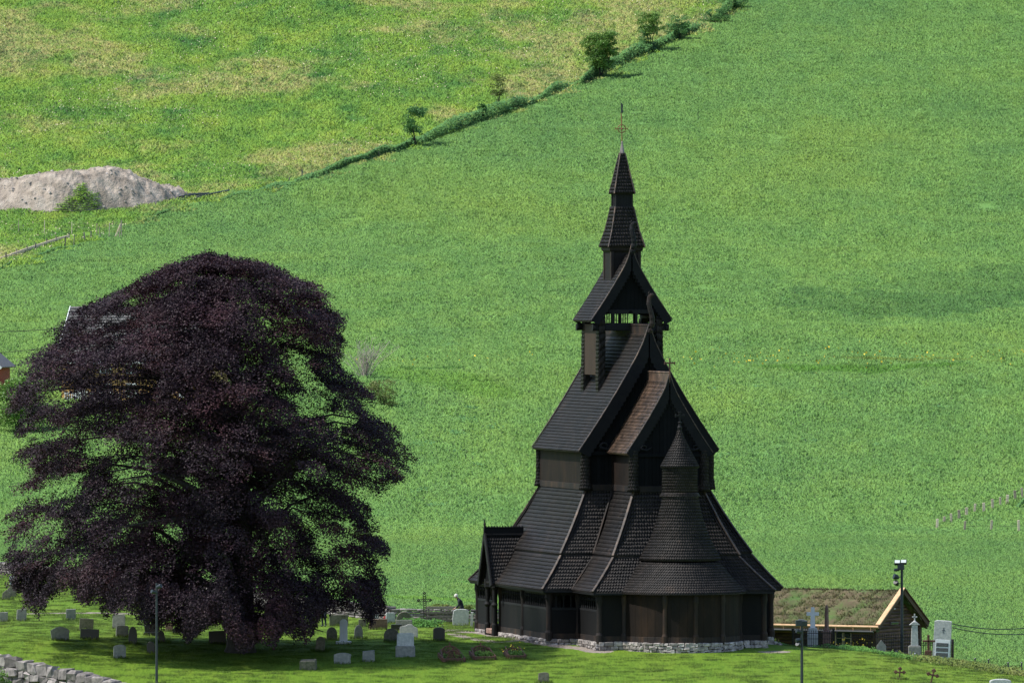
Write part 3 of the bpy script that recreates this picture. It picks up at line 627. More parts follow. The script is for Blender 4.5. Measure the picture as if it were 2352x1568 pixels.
def rake_cap(mb, hw_, v, ze, za, d=.16, sweep=.5, n=12, out=.09):
    for sg in (-1, 1):
        def p(t): return P3(sg*hw_*t, v, za+(ze-za)*(t+.035*math.sin(math.pi*t))+out+sweep*max(0, (.16-t)/.16)**2)
        for i in range(n): mb.beam(p(i/n), p((i+1)/n), d, .05, .008, random.uniform(.3, .9), up=(-sg*.5, 0, .8) if False else (0, 0, 1))
def dragon(mb, c, h, s=1, lean=.12):
    """carved ridge-end head: a long neck curving up, jaw, tongue and crest"""
    x, y, z = c; pts = []; rr = []
    for i in range(13):
        t = i/12; pts.append((x+s*(lean*h*(.5*math.sin(t*5.2)+.5*t*t)), y-.10*math.sin(t*3), z+h*t*.82)); rr.append(.16*(1-.35*t)+.03*math.sin(t*20)**2)
    mb.tube(pts, rr, 8); hx, hy, hz = pts[-1]
    mb.tube([(hx-.02*s, hy, hz-.02), (hx+.10*s, hy, hz+.08), (hx+.2*s, hy, hz+.10), (hx+.28*s, hy, hz+.05)], [.1, .12, .085, .03], 8)
    mb.tube([(hx, hy, hz-.06), (hx+.10*s, hy, hz-.10), (hx+.19*s, hy, hz-.05)], [.07, .05, .02], 6)
    mb.tube([(hx+.02, hy, hz+.05), (hx-.05*s, hy, hz+.2), (hx+.03*s, hy, hz+.36)], [.06, .045, .015], 6)
    for k in range(4):
        px, py, pz = pts[3+2*k]; mb.tube([(px, py, pz), (px+(-1)**k*.13*s, py, pz+.07), (px+(-1)**k*.1*s, py, pz+.17)], [.06, .05, .02], 6)
def curl(mb, c, s, k=1.0):
    """small carved scroll at the foot of a barge board"""
    pts = []; rr = []
    for i in range(10):
        t = i/9; a = t*4.4; r = .2*k*(1-.75*t); pts.append((c[0]+s*(-.2*k+r*math.cos(a)), c[1], c[2]+r*math.sin(a)+.02)); rr.append(.055*k*(1-.5*t))
    mb.tube(pts, rr, 6); mb.tube([(c[0]-s*.0, c[1], c[2]), (c[0]-s*.32*k, c[1], c[2]-.08*k), (c[0]-s*.62*k, c[1], c[2]+.1*k)], [.07*k, .05*k, .015], 6)
# nave
nz = 17.36
nr_ = gabled('nave_roof', 4.09, -4.9, 5.95, 10.70, nz, M['tar_shingle'])
for a, k in (((4.1, 5.97, 10.68, nz, .62), {}), ((4.1, -4.99, 10.68, nz, .5), {'sweep': .3}), ((3.5, 5.62, 11.4, nz-.45, .5, .06), {'sweep': 0})):
    mb = MB(); rake(mb, *a, **k); mb.build('barge_board', M['barge'], nr_)
for a in ((4.12, 5.99, 10.70, nz), (4.12, -4.96, 10.70, nz, .12, .3)):
    mb = MB(); rake_cap(mb, *a); mb.build('rake_board', M['edge_wood'], nr_)
mb = MB(); mb.cbox((0, .05-0.55, nz+.22), (.09, 10.7, .62), .02, tone=.6); mb.cbox((0, .05-.55, nz+.52), (.15, 10.7, .09), .02, tone=.9); mb.cbox((0, -.5, nz-.06), (.24, 10.7, .12), .02, tone=.3); mb.build('ridge_crest', M['tar_wood_warm'], nr_)
mb = MB(); dragon(mb, (0, -5.98, nz+.1), 2.5, 1); mb.build('dragon_head', M['tar_wood_warm'], nr_)
mb = MB(); dragon(mb, (0, 4.95, nz+.1), 1.2, 1); mb.build('dragon_head', M['tar_wood'], nr_)
for sg in (-1, 1): mb = MB(); curl(mb, (sg*2.9, -6.0, 10.95), sg, 1.5); mb.build('carved_bracket', M['barge'], nr_)
mb = MB(); hboard(mb, (-3.9, 5.8), (3.9, 5.8), 10.62, .22, .2); mb.build('tie_beam', M['dark_in'], nr_)
# choir
cz = 14.75
cr = gabled('choir_roof', 2.48, 5.7, 10.5, 10.64, cz, M['tar_shingle_warm'])
for a, k in (((2.5, 10.52, 10.62, cz, .45), {'sweep': .35, 'n': 20}), ((2.0, 10.38, 11.2, cz-.4, .4, .05), {'sweep': 0, 'n': 16})):
    mb = MB(); rake(mb, *a, **k); mb.build('barge_board', M['barge'], cr)
mb = MB(); rake_cap(mb, 2.52, 10.54, 10.64, cz, .14, .35); mb.build('rake_board', M['edge_wood'], cr)
mb = MB(); mb.cbox((0, -8.2, cz+.2), (.09, 4.7, .56), .02, tone=.7); mb.cbox((0, -8.2, cz+.5), (.15, 4.7, .09), .02, tone=1); mb.cbox((0, -8.2, cz-.05), (.22, 4.7, .1), .02, tone=.3); mb.build('ridge_crest', M['tar_shingle_warm'], cr)
mb = MB(); y = -10.56
mb.tube([(0, y, cz+.2), (0, y, cz+.75)], [.07, .04], 8); mb.cbox((0, y, cz+1.0), (.08, .07, .62), .012); mb.cbox((0, y, cz+1.03), (.58, .072, .09), .012)
for a in (-.29, .29): mb.cbox((a, y, cz+1.03), (.06, .074, .17), .012)
mb.build('cross_finial', M['rust'], cr)
for sg in (-1, 1): mb = MB(); curl(mb, (sg*1.7, -10.6, 10.95), sg, 1.1); mb.build('carved_bracket', M['barge'], cr)
mb = MB(); hboard(mb, (-2.3, 10.42), (2.3, 10.42), 10.58, .2, .18); mb.build('tie_beam', M['dark_in'], cr)
# ---- belfry astride the nave roof
BW, BV0, BV1 = 1.86, -2.05, 1.86
def nave_z(u): t = abs(u)/4.09; return nz+(10.70-nz)*(t+.035*math.sin(math.pi*t))
def leg_faces(u, v, wu, wv, z1):
    S_ = Shingles(); S_.seed = int(1200+u*10+v*7)
    for (a, b) in (((u-wu, v-wv), (u-wu, v+wv)), ((u-wu, v+wv), (u+wu, v+wv)), ((u+wu, v+wv), (u+wu, v-wv)), ((u+wu, v-wv), (u-wu, v-wv))):
        # outward faces, feet follow the slope and spread a little
        za = nave_z(a[0])-.15; zb = nave_z(b[0])-.15; k = 1.12
        S_.quad(P3(*a, z1), P3(*b, z1), P3(b[0]*1.03, (b[1]-(BV0+BV1)/2)*1.04+(BV0+BV1)/2, zb), P3(a[0]*1.03, (a[1]-(BV0+BV1)/2)*1.04+(BV0+BV1)/2, za), row=.22, sh_w=.14)
    S_.build('belfry_leg', M['tar_shingle'], church)
for su in (-1, 1):
    for v in (BV0+.3, BV1-.3): leg_faces(su*(BW-.17), v, .17, .3, 18.2)
for su in (-1, 1): mb = MB(); planks(mb, (su*(BW-.04), BV0+.6), (su*(BW-.04), BV1-.6), 15.0, 17.9, .22, stag=.02); mb.build('belfry_panel', M['worn_panel'], church)
for v in (BV1-.12, BV0+.12):
    mb = MB()
    mb.tube([P3(-2.25, v, 17.72), P3(-2.05, v, 17.72)], [.2, .2], 12); mb.tube([P3(2.05, v, 17.72), P3(2.25, v, 17.72)], [.2, .2], 12)
    mb.beam(P3(-2.1, v, 17.74), P3(2.1, v, 17.74), .18, .42, .03); mb.beam(P3(-1.9, v, 18.62), P3(1.9, v, 18.62), .16, .26, .03)
    for k in range(7):
        if k in (0, 1, 5, 6) and False: continue
        u = -.95+k*.13; mb.cbox(P3(u, v, 18.22), (.055, .06, .62), .01, tone=.3)
    for u in (-1.05, .35, 1.2): mb.cbox(P3(u, v+.01, 18.22), (.15, .14, .62), .02, tone=.4)
    mb.build('belfry_beam', M['tar_wood'], church)
for su in (-1, 1): mb = MB(); mb.beam(P3(su*1.7, BV0, 18.3), P3(su*1.7, BV1, 18.3), .3, .2, .03); mb.build('belfry_beam', M['tar_wood'], church)
ba = 21.9
br = gabled('belfry_roof', 2.355, -2.3, 2.05, 18.08, ba, M['tar_shingle'], row=.2, shw=.11)
for a, k in (((2.37, 2.07, 18.06, ba, .42), {'sweep': .5, 'n': 20}), ((2.37, -2.39, 18.06, ba, .42), {'sweep': .3, 'n': 20}), ((1.9, 1.93, 18.7, ba-.4, .35, .05), {'sweep': 0, 'n': 14})):
    mb = MB(); rake(mb, *a, **k); mb.build('barge_board', M['barge'], br)
mb = MB(); rake_cap(mb, 2.39, 2.09, 18.08, ba, .14, .5); mb.build('rake_board', M['edge_wood'], br)
mb = MB(); dragon(mb, (0, -2.1, ba+.1), 1.95, 1, .1); mb.build('dragon_head', M['tar_wood'], br)
for v in (1.7, -1.9):
    mb = MB(); n = 16
    for i in range(n):
        u = -1.95+(i+.5)*3.9/n; zt = 18.3+(ba-.35-18.3)*(1-abs(u)/2.1); mb.cbox((u, -v-.015*(i % 2), (18.62+zt)/2), (.24, .05, max(.05, zt-18.62)), .006, tone=random.uniform(.3, .7))
    for u in (-1.35, 0, 1.35): mb.lathe((u, -v-.08, 0), [(.05, 18.5), (.14, 18.6), (.05, 18.7)], 8)
    mb.build('belfry_gable', M['dark_in'], br)
# ---- spire
SV = -.12; S2 = math.sqrt(2)
def sq(mb, hw0, hw1, z0, z1, tone=.4):
    vs = [(sx_*h, -SV+sy_*h, z) for h, z in ((hw0, z0), (hw1, z1)) for sx_, sy_ in ((-1, -1), (1, -1), (1, 1), (-1, 1))]
    mb.add(vs, [[0, 3, 2, 1], [4, 5, 6, 7]]+[[i, (i+1) % 4, 4+(i+1) % 4, 4+i] for i in range(4)], tone)
mb = MB()
for a, b in (((-.78, SV-.78), (-.78, SV+.78)), ((-.78, SV+.78), (.78, SV+.78)), ((.78, SV+.78), (.78, SV-.78)), ((.78, SV-.78), (-.78, SV-.78))): planks(mb, a, b, 20.2, 22.4, .2, stag=.02)
for su in (-1, 1):
    for sv in (-1, 1): mb.cbox((su*.8, -SV+sv*.8, 21.4), (.2, .2, 2.3), .03, tone=.6)
sq(mb, .86, .98, 22.0, 22.15); sq(mb, .98, .99, 22.15, 22.34)
tw = mb.build('tower_wall', M['tar_wood_warm'], church)
def sqroof(name, prof, row, shw, mat):
    s = Shingles(); s.seed = int(prof[0][1]*10); pr = np.array(prof)
    L = np.concatenate([[0], np.cumsum(np.hypot(np.diff(pr[:, 0]), np.diff(pr[:, 1])))]); tt = L/L[-1]
    for k in range(4):
        a = k*math.pi/2
        def fn(S, Tt, a=a):
            h = np.interp(Tt, tt, pr[:, 0]); z = np.interp(Tt, tt, pr[:, 1]); x = (2*np.asarray(S)-1)*h; y = -h
            return np.stack([x*math.cos(a)-y*math.sin(a), x*math.sin(a)+y*math.cos(a)-SV, z+0*x], -1)
        s.surf(fn, lambda t: 2*np.interp(t, tt, pr[:, 0]), L[-1], row, shw, ns=4, nt=10, tip=.85)
    o = s.build(name, mat, church)
    for sx_ in (-1, 1):
        for sy_ in (-1, 1):
            hb = MB()
            for (h0, z0), (h1, z1) in zip(prof[:-1], prof[1:]):
                hb.beam((sx_*(h0+.02), -SV+sy_*(h0+.02), z0+.02), (sx_*(h1+.02), -SV+sy_*(h1+.02), z1+.02), .07, .06, .01, random.uniform(.3, 1))
            hb.build('hip_board', M['edge_wood'], o)
    return o
sqroof('tower_roof', [(.52, 24.62), (.6, 24.2), (.78, 23.3), (1.07, 22.3)], .21, .16, M['tar_shingle'])
mb = MB(); sq(mb, .53, .53, 24.55, 24.68); sq(mb, .45, .45, 24.65, 25.45)
for k in range(5):
    for su in (-1, 1):
        mb.cbox((-.4+.2*k, -SV+su*.455, 25.05), (.07, .03, .8), .01); mb.cbox((su*.455, -SV-.4+.2*k, 25.05), (.03, .07, .8), .01)
for su in (-1, 1):
    for sv in (-1, 1): mb.cbox((su*.46, -SV+sv*.46, 25.05), (.12, .12, .84), .02)
mb.build('lantern', M['tar_wood'], church)
sp = sqroof('spire_roof', [(.115, 27.7), (.3, 26.8), (.46, 26.0), (.6, 25.36)], .2, .14, M['tar_shingle'])
mb = MB(); x0, y0 = 0, -SV
mb.lathe((x0, y0, 0), [(.15, 27.6), (.14, 27.8), (.05, 28.25), (.07, 28.32), (.03, 28.38)], 4); mb.build('spire_cap', M['lead'], sp)
mb = MB(); zc = 29.1
mb.tube([(x0, y0, 28.2), (x0-.03, y0, 29.6), (x0-.05, y0, 30.0)], .032, 8)
n = 24; mb.tube([(x0-.02+.23*math.cos(2*math.pi*k/n), y0, zc+.23*math.sin(2*math.pi*k/n)) for k in range(n+1)], .03, 6, cap=False)
mb.tube([(x0-.36, y0, zc), (x0+.32, y0, zc)], .022, 6); mb.lathe((x0-.02, y0, zc-.06), [(.02, 0), (.09, .03), (.09, .09), (.02, .12)], 10)
for a in (-.38, .34): mb.tube([(x0+a, y0, zc-.07), (x0+a, y0, zc+.07)], .02, 6)
mb.build('ring_cross', M['copper'], sp)
mb = MB(); mb.tube([(x0-.05, y0, 29.95), (x0-.06, y0, 30.6)], [.02, .012], 6)
mb.slab([(0, 0), (.16, .1), (.1, .3), (.14, .5), (.03, .62), (0, .6)], .02, Matrix.Translation((x0-.05, y0, 29.97)) @ Matrix.Rotation(.5, 4, 'Z'), .004); mb.build('weather_vane', M['pole'], sp)
# ---- gallery walls, porch and foundation
GU, GB, GF, GC, GCF = 6.5, -8.3, 8.45, 4.78, 13.2
ZS = .2
arc = MB(); par = MB(); col = MB(); psts = []
def gpost(u, v, r=.17, z1=2.95):
    psts.append((u, v)); col = MB(); col.lathe((u, -v, 0), [(r*1.35, ZS-.1), (r*1.35, ZS+.35), (r, ZS+.5), (r*.92, 2.1), (r*1.05, 2.3), (r*1.3, 2.5), (r*1.1, z1+.1)], 12, tone=random.uniform(.2, .8)); col.build('gallery_post', M['tar_wood_warm'], church)
def solid(A, B, mb=par, w=.23): planks(mb, A, B, ZS+.3, 2.95, w, stag=.05, gap=.03)
def arcade(A, B, w=.15):
    planks(par, A, B, ZS+.3, 1.82, w, stag=.06, gap=.06); a = Vector(A); b = Vector(B); L = (b-a).length; n = max(1, round(L/.42))
    for i in range(n+1):
        p = a.lerp(b, i/n); arc.lathe((p.x, -p.y, 0), [(.05, 1.86), (.06, 2.0), (.035, 2.15), (.035, 2.4), (.07, 2.5), (.05, 2.62)], 8)
    for i in range(n):   # little arches between the colonnettes
        p, q = a.lerp(b, i/n), a.lerp(b, (i+1)/n)
        for k in range(4):
            t0, t1 = k/4, (k+1)/4; z0, z1 = 2.6+.12*math.sin(math.pi*t0), 2.6+.12*math.sin(math.pi*t1)
            p0, p1 = p.lerp(q, t0), p.lerp(q, t1); arc.beam((p0.x, -p0.y, z0+.07), (p1.x, -p1.y, z1+.07), .05, .16, .008)
    hboard(arc, A, B, 1.9, .14, .14, tone=.9); hboard(arc, A, B, 2.86, .2, .12, tone=.3)
sill = MB()
def sills(A, B, lit_tone=.5): hboard(sill, A, B, ZS+.15, .32, .16, tone=lit_tone)  # sills facing left get a lighter tone, sunlight painted in
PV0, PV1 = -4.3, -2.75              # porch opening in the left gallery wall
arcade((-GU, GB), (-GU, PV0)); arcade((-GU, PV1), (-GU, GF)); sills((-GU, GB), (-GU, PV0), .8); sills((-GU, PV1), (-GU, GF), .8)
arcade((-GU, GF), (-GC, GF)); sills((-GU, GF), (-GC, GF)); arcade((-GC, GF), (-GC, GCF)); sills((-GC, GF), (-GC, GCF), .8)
AR = 3.28; ang = [-78, -54, -30, 0, 30, 54, 78]; APT = [(AR*math.sin(R(a)), 12.9+AR*math.cos(R(a))) for a in ang]
solid((-GC, GCF), (-AR, GCF)); sills((-GC, GCF), (-AR, GCF)); solid((AR, GCF), (GC, GCF)); sills((AR, GCF), (GC, GCF))
fine = []
for a in range(-80, 80, 8): fine.append((AR*math.sin(R(a)), 12.9+AR*math.cos(R(a))))
fine.append((AR*math.sin(R(80)), 12.9+AR*math.cos(R(80)))); wap = MB()
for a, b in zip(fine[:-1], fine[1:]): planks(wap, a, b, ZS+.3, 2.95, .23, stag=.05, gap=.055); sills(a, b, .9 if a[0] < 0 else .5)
solid((GC, GCF), (GC, GF)); sills((GC, GCF), (GC, GF)); solid((GC, GF), (GU, GF)); sills((GC, GF), (GU, GF)); arcade((GU, GF), (GU, GB)); sills((GU, GF), (GU, GB))
arcade((GU, GB), (-4.85, GB)); sills((GU, GB), (-4.85, GB)); planks(par, (-5.75, GB), (-GU, GB), ZS+.3, 2.95, .2); sills((-5.75, GB), (-GU, GB))
for p in ((-GU, GB), (-GU, PV0), (-GU, PV1), (-GU, 2.6), (-GU, GF), (-GC, GF), (-GC, GCF), (GC, GCF), (GC, GF), (GU, GF), (GU, GB), (GU, 0), (-4.85, GB), (-5.75, GB), (-AR-.05, GCF+.05), (AR+.05, GCF+.05)): gpost(*p)
for a in (-30, 0, 30): gpost(AR*1.02*math.sin(R(a)), 12.9+AR*1.02*math.cos(R(a)), .13)
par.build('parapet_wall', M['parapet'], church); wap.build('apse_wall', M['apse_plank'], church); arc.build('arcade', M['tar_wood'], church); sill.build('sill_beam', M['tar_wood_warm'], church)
# porch with its own gable, facing left
PC, PH, PU0, PZ_, PE = -3.55, 1.5, -7.25, 5.75, 2.85
S_ = Shingles(); S_.seed = 1500
S_.quad(P3(PU0, PC, PZ_), P3(-5.0, PC, PZ_), P3(-6.95, PC+PH, PE+.1), P3(PU0, PC+PH, PE), row=.2, sh_w=.15, th=.02, tip=.85)
S_.quad(P3(-5.0, PC, PZ_), P3(PU0, PC, PZ_), P3(PU0, PC-PH, PE), P3(-6.95, PC-PH, PE+.1), row=.2, sh_w=.15, th=.02, tip=.85)
pr = S_.build('porch_roof', M['tar_shingle'], church)
mb = MB(); mb.cbox((-6.15, -PC, PZ_+.0), (2.35, .22, .14), .02, tone=.5); mb.cbox((-6.15, -PC, PZ_+.24), (2.35, .06, .4), .01, tone=.3); mb.cbox((-6.15, -PC, PZ_+.44), (2.35, .1, .05), .01, tone=.6)
for k in range(14): mb.cbox((-7.2+k*.165, -PC, PZ_+.49), (.07, .06, .07), .015)
mb.build('ridge_crest', M['tar_wood'], pr)
mb = MB(); mb.lathe((PU0-.03, -PC, PZ_), [(.08, -.2), (.08, .4), (.05, .55), (.09, .62), (.05, .7), (.035, .82), (.02, .9)], 10); mb.build('finial', M['tar_wood'], pr)
for sg in (-1, 1): mb = MB(); mb.beam(P3(PU0-.03, PC, PZ_+.05), P3(PU0-.03, PC+sg*(PH+.05), PE-.02), .3, .12, .02, up=(-1, 0, 0)); mb.build('barge_board', M['tar_wood'], pr)
for sg in (-1, 1):
    mb = MB(); mb.lathe((PU0+.35, -(PC+sg*.85), 0), [(.17, ZS-.2), (.17, ZS+.4), (.13, ZS+.5), (.12, 1.6), (.2, 1.75), (.12, 1.9), (.13, 2.6), (.2, 2.75), (.2, 3.2)], 12); mb.build('porch_post', M['tar_wood'], church)
mb = MB(); n = 12
for i in range(n):
    v = PC-PH+.2+(i+.5)*(2*PH-.4)/n; zt = PE+.4+(PZ_-.5-PE-.4)*(1-abs(v-PC)/(PH-.2)); mb.cbox((PU0+.28, -v, (2.75+zt)/2), (.05, .2, zt-2.75), .006)
mb.build('porch_gable', M['dark_in'], pr)
mb = MB(); mb.cbox((PU0+.45, -PC, ZS+.02), (.5, 1.3, .3), .04, tone=.9); mb.cbox((-GU, -PC, ZS+.08), (.3, 1.2, .2), .02, tone=.7); mb.build('threshold', M['granite_red'], church)
# foundation of rubble stones
fd = MB(); loopf = [(-GU, GB), (-GU, GF), (-GC, GF), (-GC, GCF)]+[(-AR, GCF)]+fine+[(AR, GCF), (GC, GCF), (GC, GF), (GU, GF), (GU, GB), (-GU, GB)]
def church_w(u, v): c, s = math.cos(TH), math.sin(TH); x = u; y = -v; return (church.location.x+x*c-y*s, x*s+y*c)
def stones_along(mb, A, B, z1, z0f, th=.35, wmin=.22, wmax=.6, hmin=.13, hmax=.26, off=0, jit=.025):
    A = Vector(A); B = Vector(B); L = (B-A).length; d = (B-A)/L; z = z1
    zmin = min(z0f(A.x, A.y), z0f(B.x, B.y))-.12
    while z > zmin:
        h = random.uniform(hmin, hmax); x = random.uniform(-.2, 0)
        while x < L:
            w = min(random.uniform(wmin, wmax), L-x+.12); c = A+d*(x+w/2)
            mb.cbox((c.x, -c.y, z-h/2), (w-.015, th+random.uniform(-.08, .06), h-.012), .035, rz=math.atan2(-d.y, d.x)+random.uniform(-.05, .05), jit=jit, tone=random.random()); x += w
        z -= h
def gz(u, v): X, Y = church_w(u, v); return float(T(X, Y))
for a, b in zip(loopf[:-1], loopf[1:]):
    if math.hypot(a[0]-b[0], a[1]-b[1]) > .05: stones_along(fd, a, b, ZS+.0, gz, .5)
# loose spill of small stones at the right and left ends
for k in range(60):
    t = random.random(); u, v = (GU+random.uniform(.1, .6), GF+random.uniform(-2, .7)) if k % 2 else (-GU-random.uniform(.05, .4), random.uniform(-2, 8.6))
    z = gz(u, v); s = random.uniform(.1, .3); fd.cbox((u, -v, z+s*.25), (s, s*.8, s*.6), .04, rz=random.random()*3, jit=.02, tone=random.random())
fd.build('stone_base', M['rubble'], church)
# ------------------------------------------------------------------ trees
def leaf_cloud(C, A, B, N_, n, size, thick, r, droop=.3):
    """n leaves in each flattened bough; C centre, A/B half axes, N_ normal; arrays (m,3)"""
    m = len(C); rr = np.sqrt(r.random((m, n))); an = r.random((m, n))*2*np.pi; a = rr*np.cos(an); b = rr*np.sin(an)
    t = r.normal(0, .5, (m, n))*thick*(1-.4*rr)
    P = C[:, None]+A[:, None]*a[..., None]+B[:, None]*b[..., None]+N_[:, None]*(t-droop*a*a)[..., None]
    nn = N_[:, None]+r.normal(0, .55, (m, n, 3)); nn /= np.linalg.norm(nn, axis=2)[..., None]
    x = r.normal(size=(m, n, 3)); x -= nn*(x*nn).sum(2)[..., None]; x /= np.linalg.norm(x, axis=2)[..., None]; y = np.cross(nn, x)
    s = size*r.uniform(.7, 1.35, (m, n))[..., None]
    V = np.stack([P-x*s, P-y*s*.6+nn*s*.15, P+x*s, P+y*s*.6+nn*s*.15], 2)
    return P.reshape(-1, 3), V.reshape(-1, 4, 3)
def leaf_mat(name, cols, scale, rough=.5, trans=.2, spec=.4):
    m, nt, N, L, P = new_mat(name); tc = N.new('ShaderNodeTexCoord'); a = N.new('ShaderNodeAttribute'); a.attribute_name = 'tone'
    c = ramp(N, L, noise(N, L, tc.outputs['Object'], scale, 3, .6), cols, [.32, .5, .7] if len(cols) == 3 else None)
    k = math_(N, L, 'MULTIPLY_ADD', a.outputs['Fac'], .8); k.node.inputs[2].default_value = .6
    mm = N.new('ShaderNodeVectorMath'); mm.operation = 'SCALE'; L.new(c, mm.inputs[0]); L.new(k, mm.inputs['Scale']); c = mm.outputs[0]
    L.new(c, P.inputs['Base Color']); P.inputs['Roughness'].default_value = rough; P.inputs['Specular IOR Level'].default_value = spec
    t = N.new('ShaderNodeBsdfTranslucent'); L.new(c, t.inputs[0]); ms = N.new('ShaderNodeMixShader'); ms.inputs[0].default_value = trans
    L.new(P.outputs[0], ms.inputs[1]); L.new(t.outputs[0], ms.inputs[2]); L.new(ms.outputs[0], N['Material Output'].inputs[0])
    return m
M['beech'] = leaf_mat('copper_beech_leaf', [(.018, .011, .018), (.031, .016, .024), (.06, .021, .026)], .3, .6, .12, .25)
M['green_leaf'] = leaf_mat('green_leaf', [(.08, .18, .04), (.15, .28, .055), (.22, .34, .07)], .8, .5, .25)
M['dark_green_leaf'] = leaf_mat('dark_green_leaf', [(.07, .17, .06), (.11, .25, .08), (.16, .3, .08)], .3, .6, .25, .2)
M['olive_leaf'] = leaf_mat('olive_leaf', [(.10, .13, .03), (.15, .19, .05), (.2, .22, .06)], .8, .6, .3)
# -- the copper beech on the lawn
BY0 = -15.0; pm = PXM(BY0)
OUT = [(583, 455, 500), (592, 405, 585), (606, 385, 612), (628, 345, 655), (655, 290, 728), (690, 215, 765), (715, 160, 790), (745, 116, 800), (780, 98, 800), (815, 85, 800), (835, 55, 790), (855, 35, 840), (880, 28, 878), (905, 18, 885), (940, 5, 850), (965, 8, 915), (985, 14, 925), (1030, 30, 940), (1070, 45, 968), (1095, 40, 950), (1115, 28, 905), (1140, 20, 875), (1180, 8, 855), (1215, -6, 895), (1250, -4, 912), (1280, 2, 895), (1320, 10, 880), (1360, 30, 890), (1395, 50, 905), (1430, 70, 890), (1500, 300, 760)]
BOT = [(-10, 1290), (60, 1385), (95, 1415), (130, 1360), (160, 1350), (200, 1385), (235, 1375), (250, 1415), (300, 1385), (330, 1420), (370, 1440), (400, 1420), (440, 1465), (480, 1430), (515, 1420), (545, 1470), (590, 1500), (625, 1490), (660, 1440), (690, 1480), (715, 1470), (735, 1420), (780, 1400), (820, 1405), (850, 1435), (870, 1420), (910, 1395), (960, 1380)]
oz = np.array([W(0, p[0], BY0).z for p in OUT])[::-1]; ol = np.array([W(p[1], p[0], BY0).x for p in OUT])[::-1]; orr = np.array([W(p[2], p[0], BY0).x for p in OUT])[::-1]
bx = np.array([W(p[0], 1400, BY0).x for p in BOT]); bz = np.array([W(p[0], p[1], BY0).z for p in BOT])
zlo, zhi = .3, oz.max()
TP = [(110, 775), (160, 718), (215, 690), (290, 655), (350, 628), (400, 600), (455, 588), (520, 592), (580, 592), (620, 612), (700, 645), (745, 672), (790, 720)]
OX = np.array([W(p[0], p[1], BY0).x for p in TP]); OZ = np.array([W(p[0], p[1], BY0).z for p in TP])
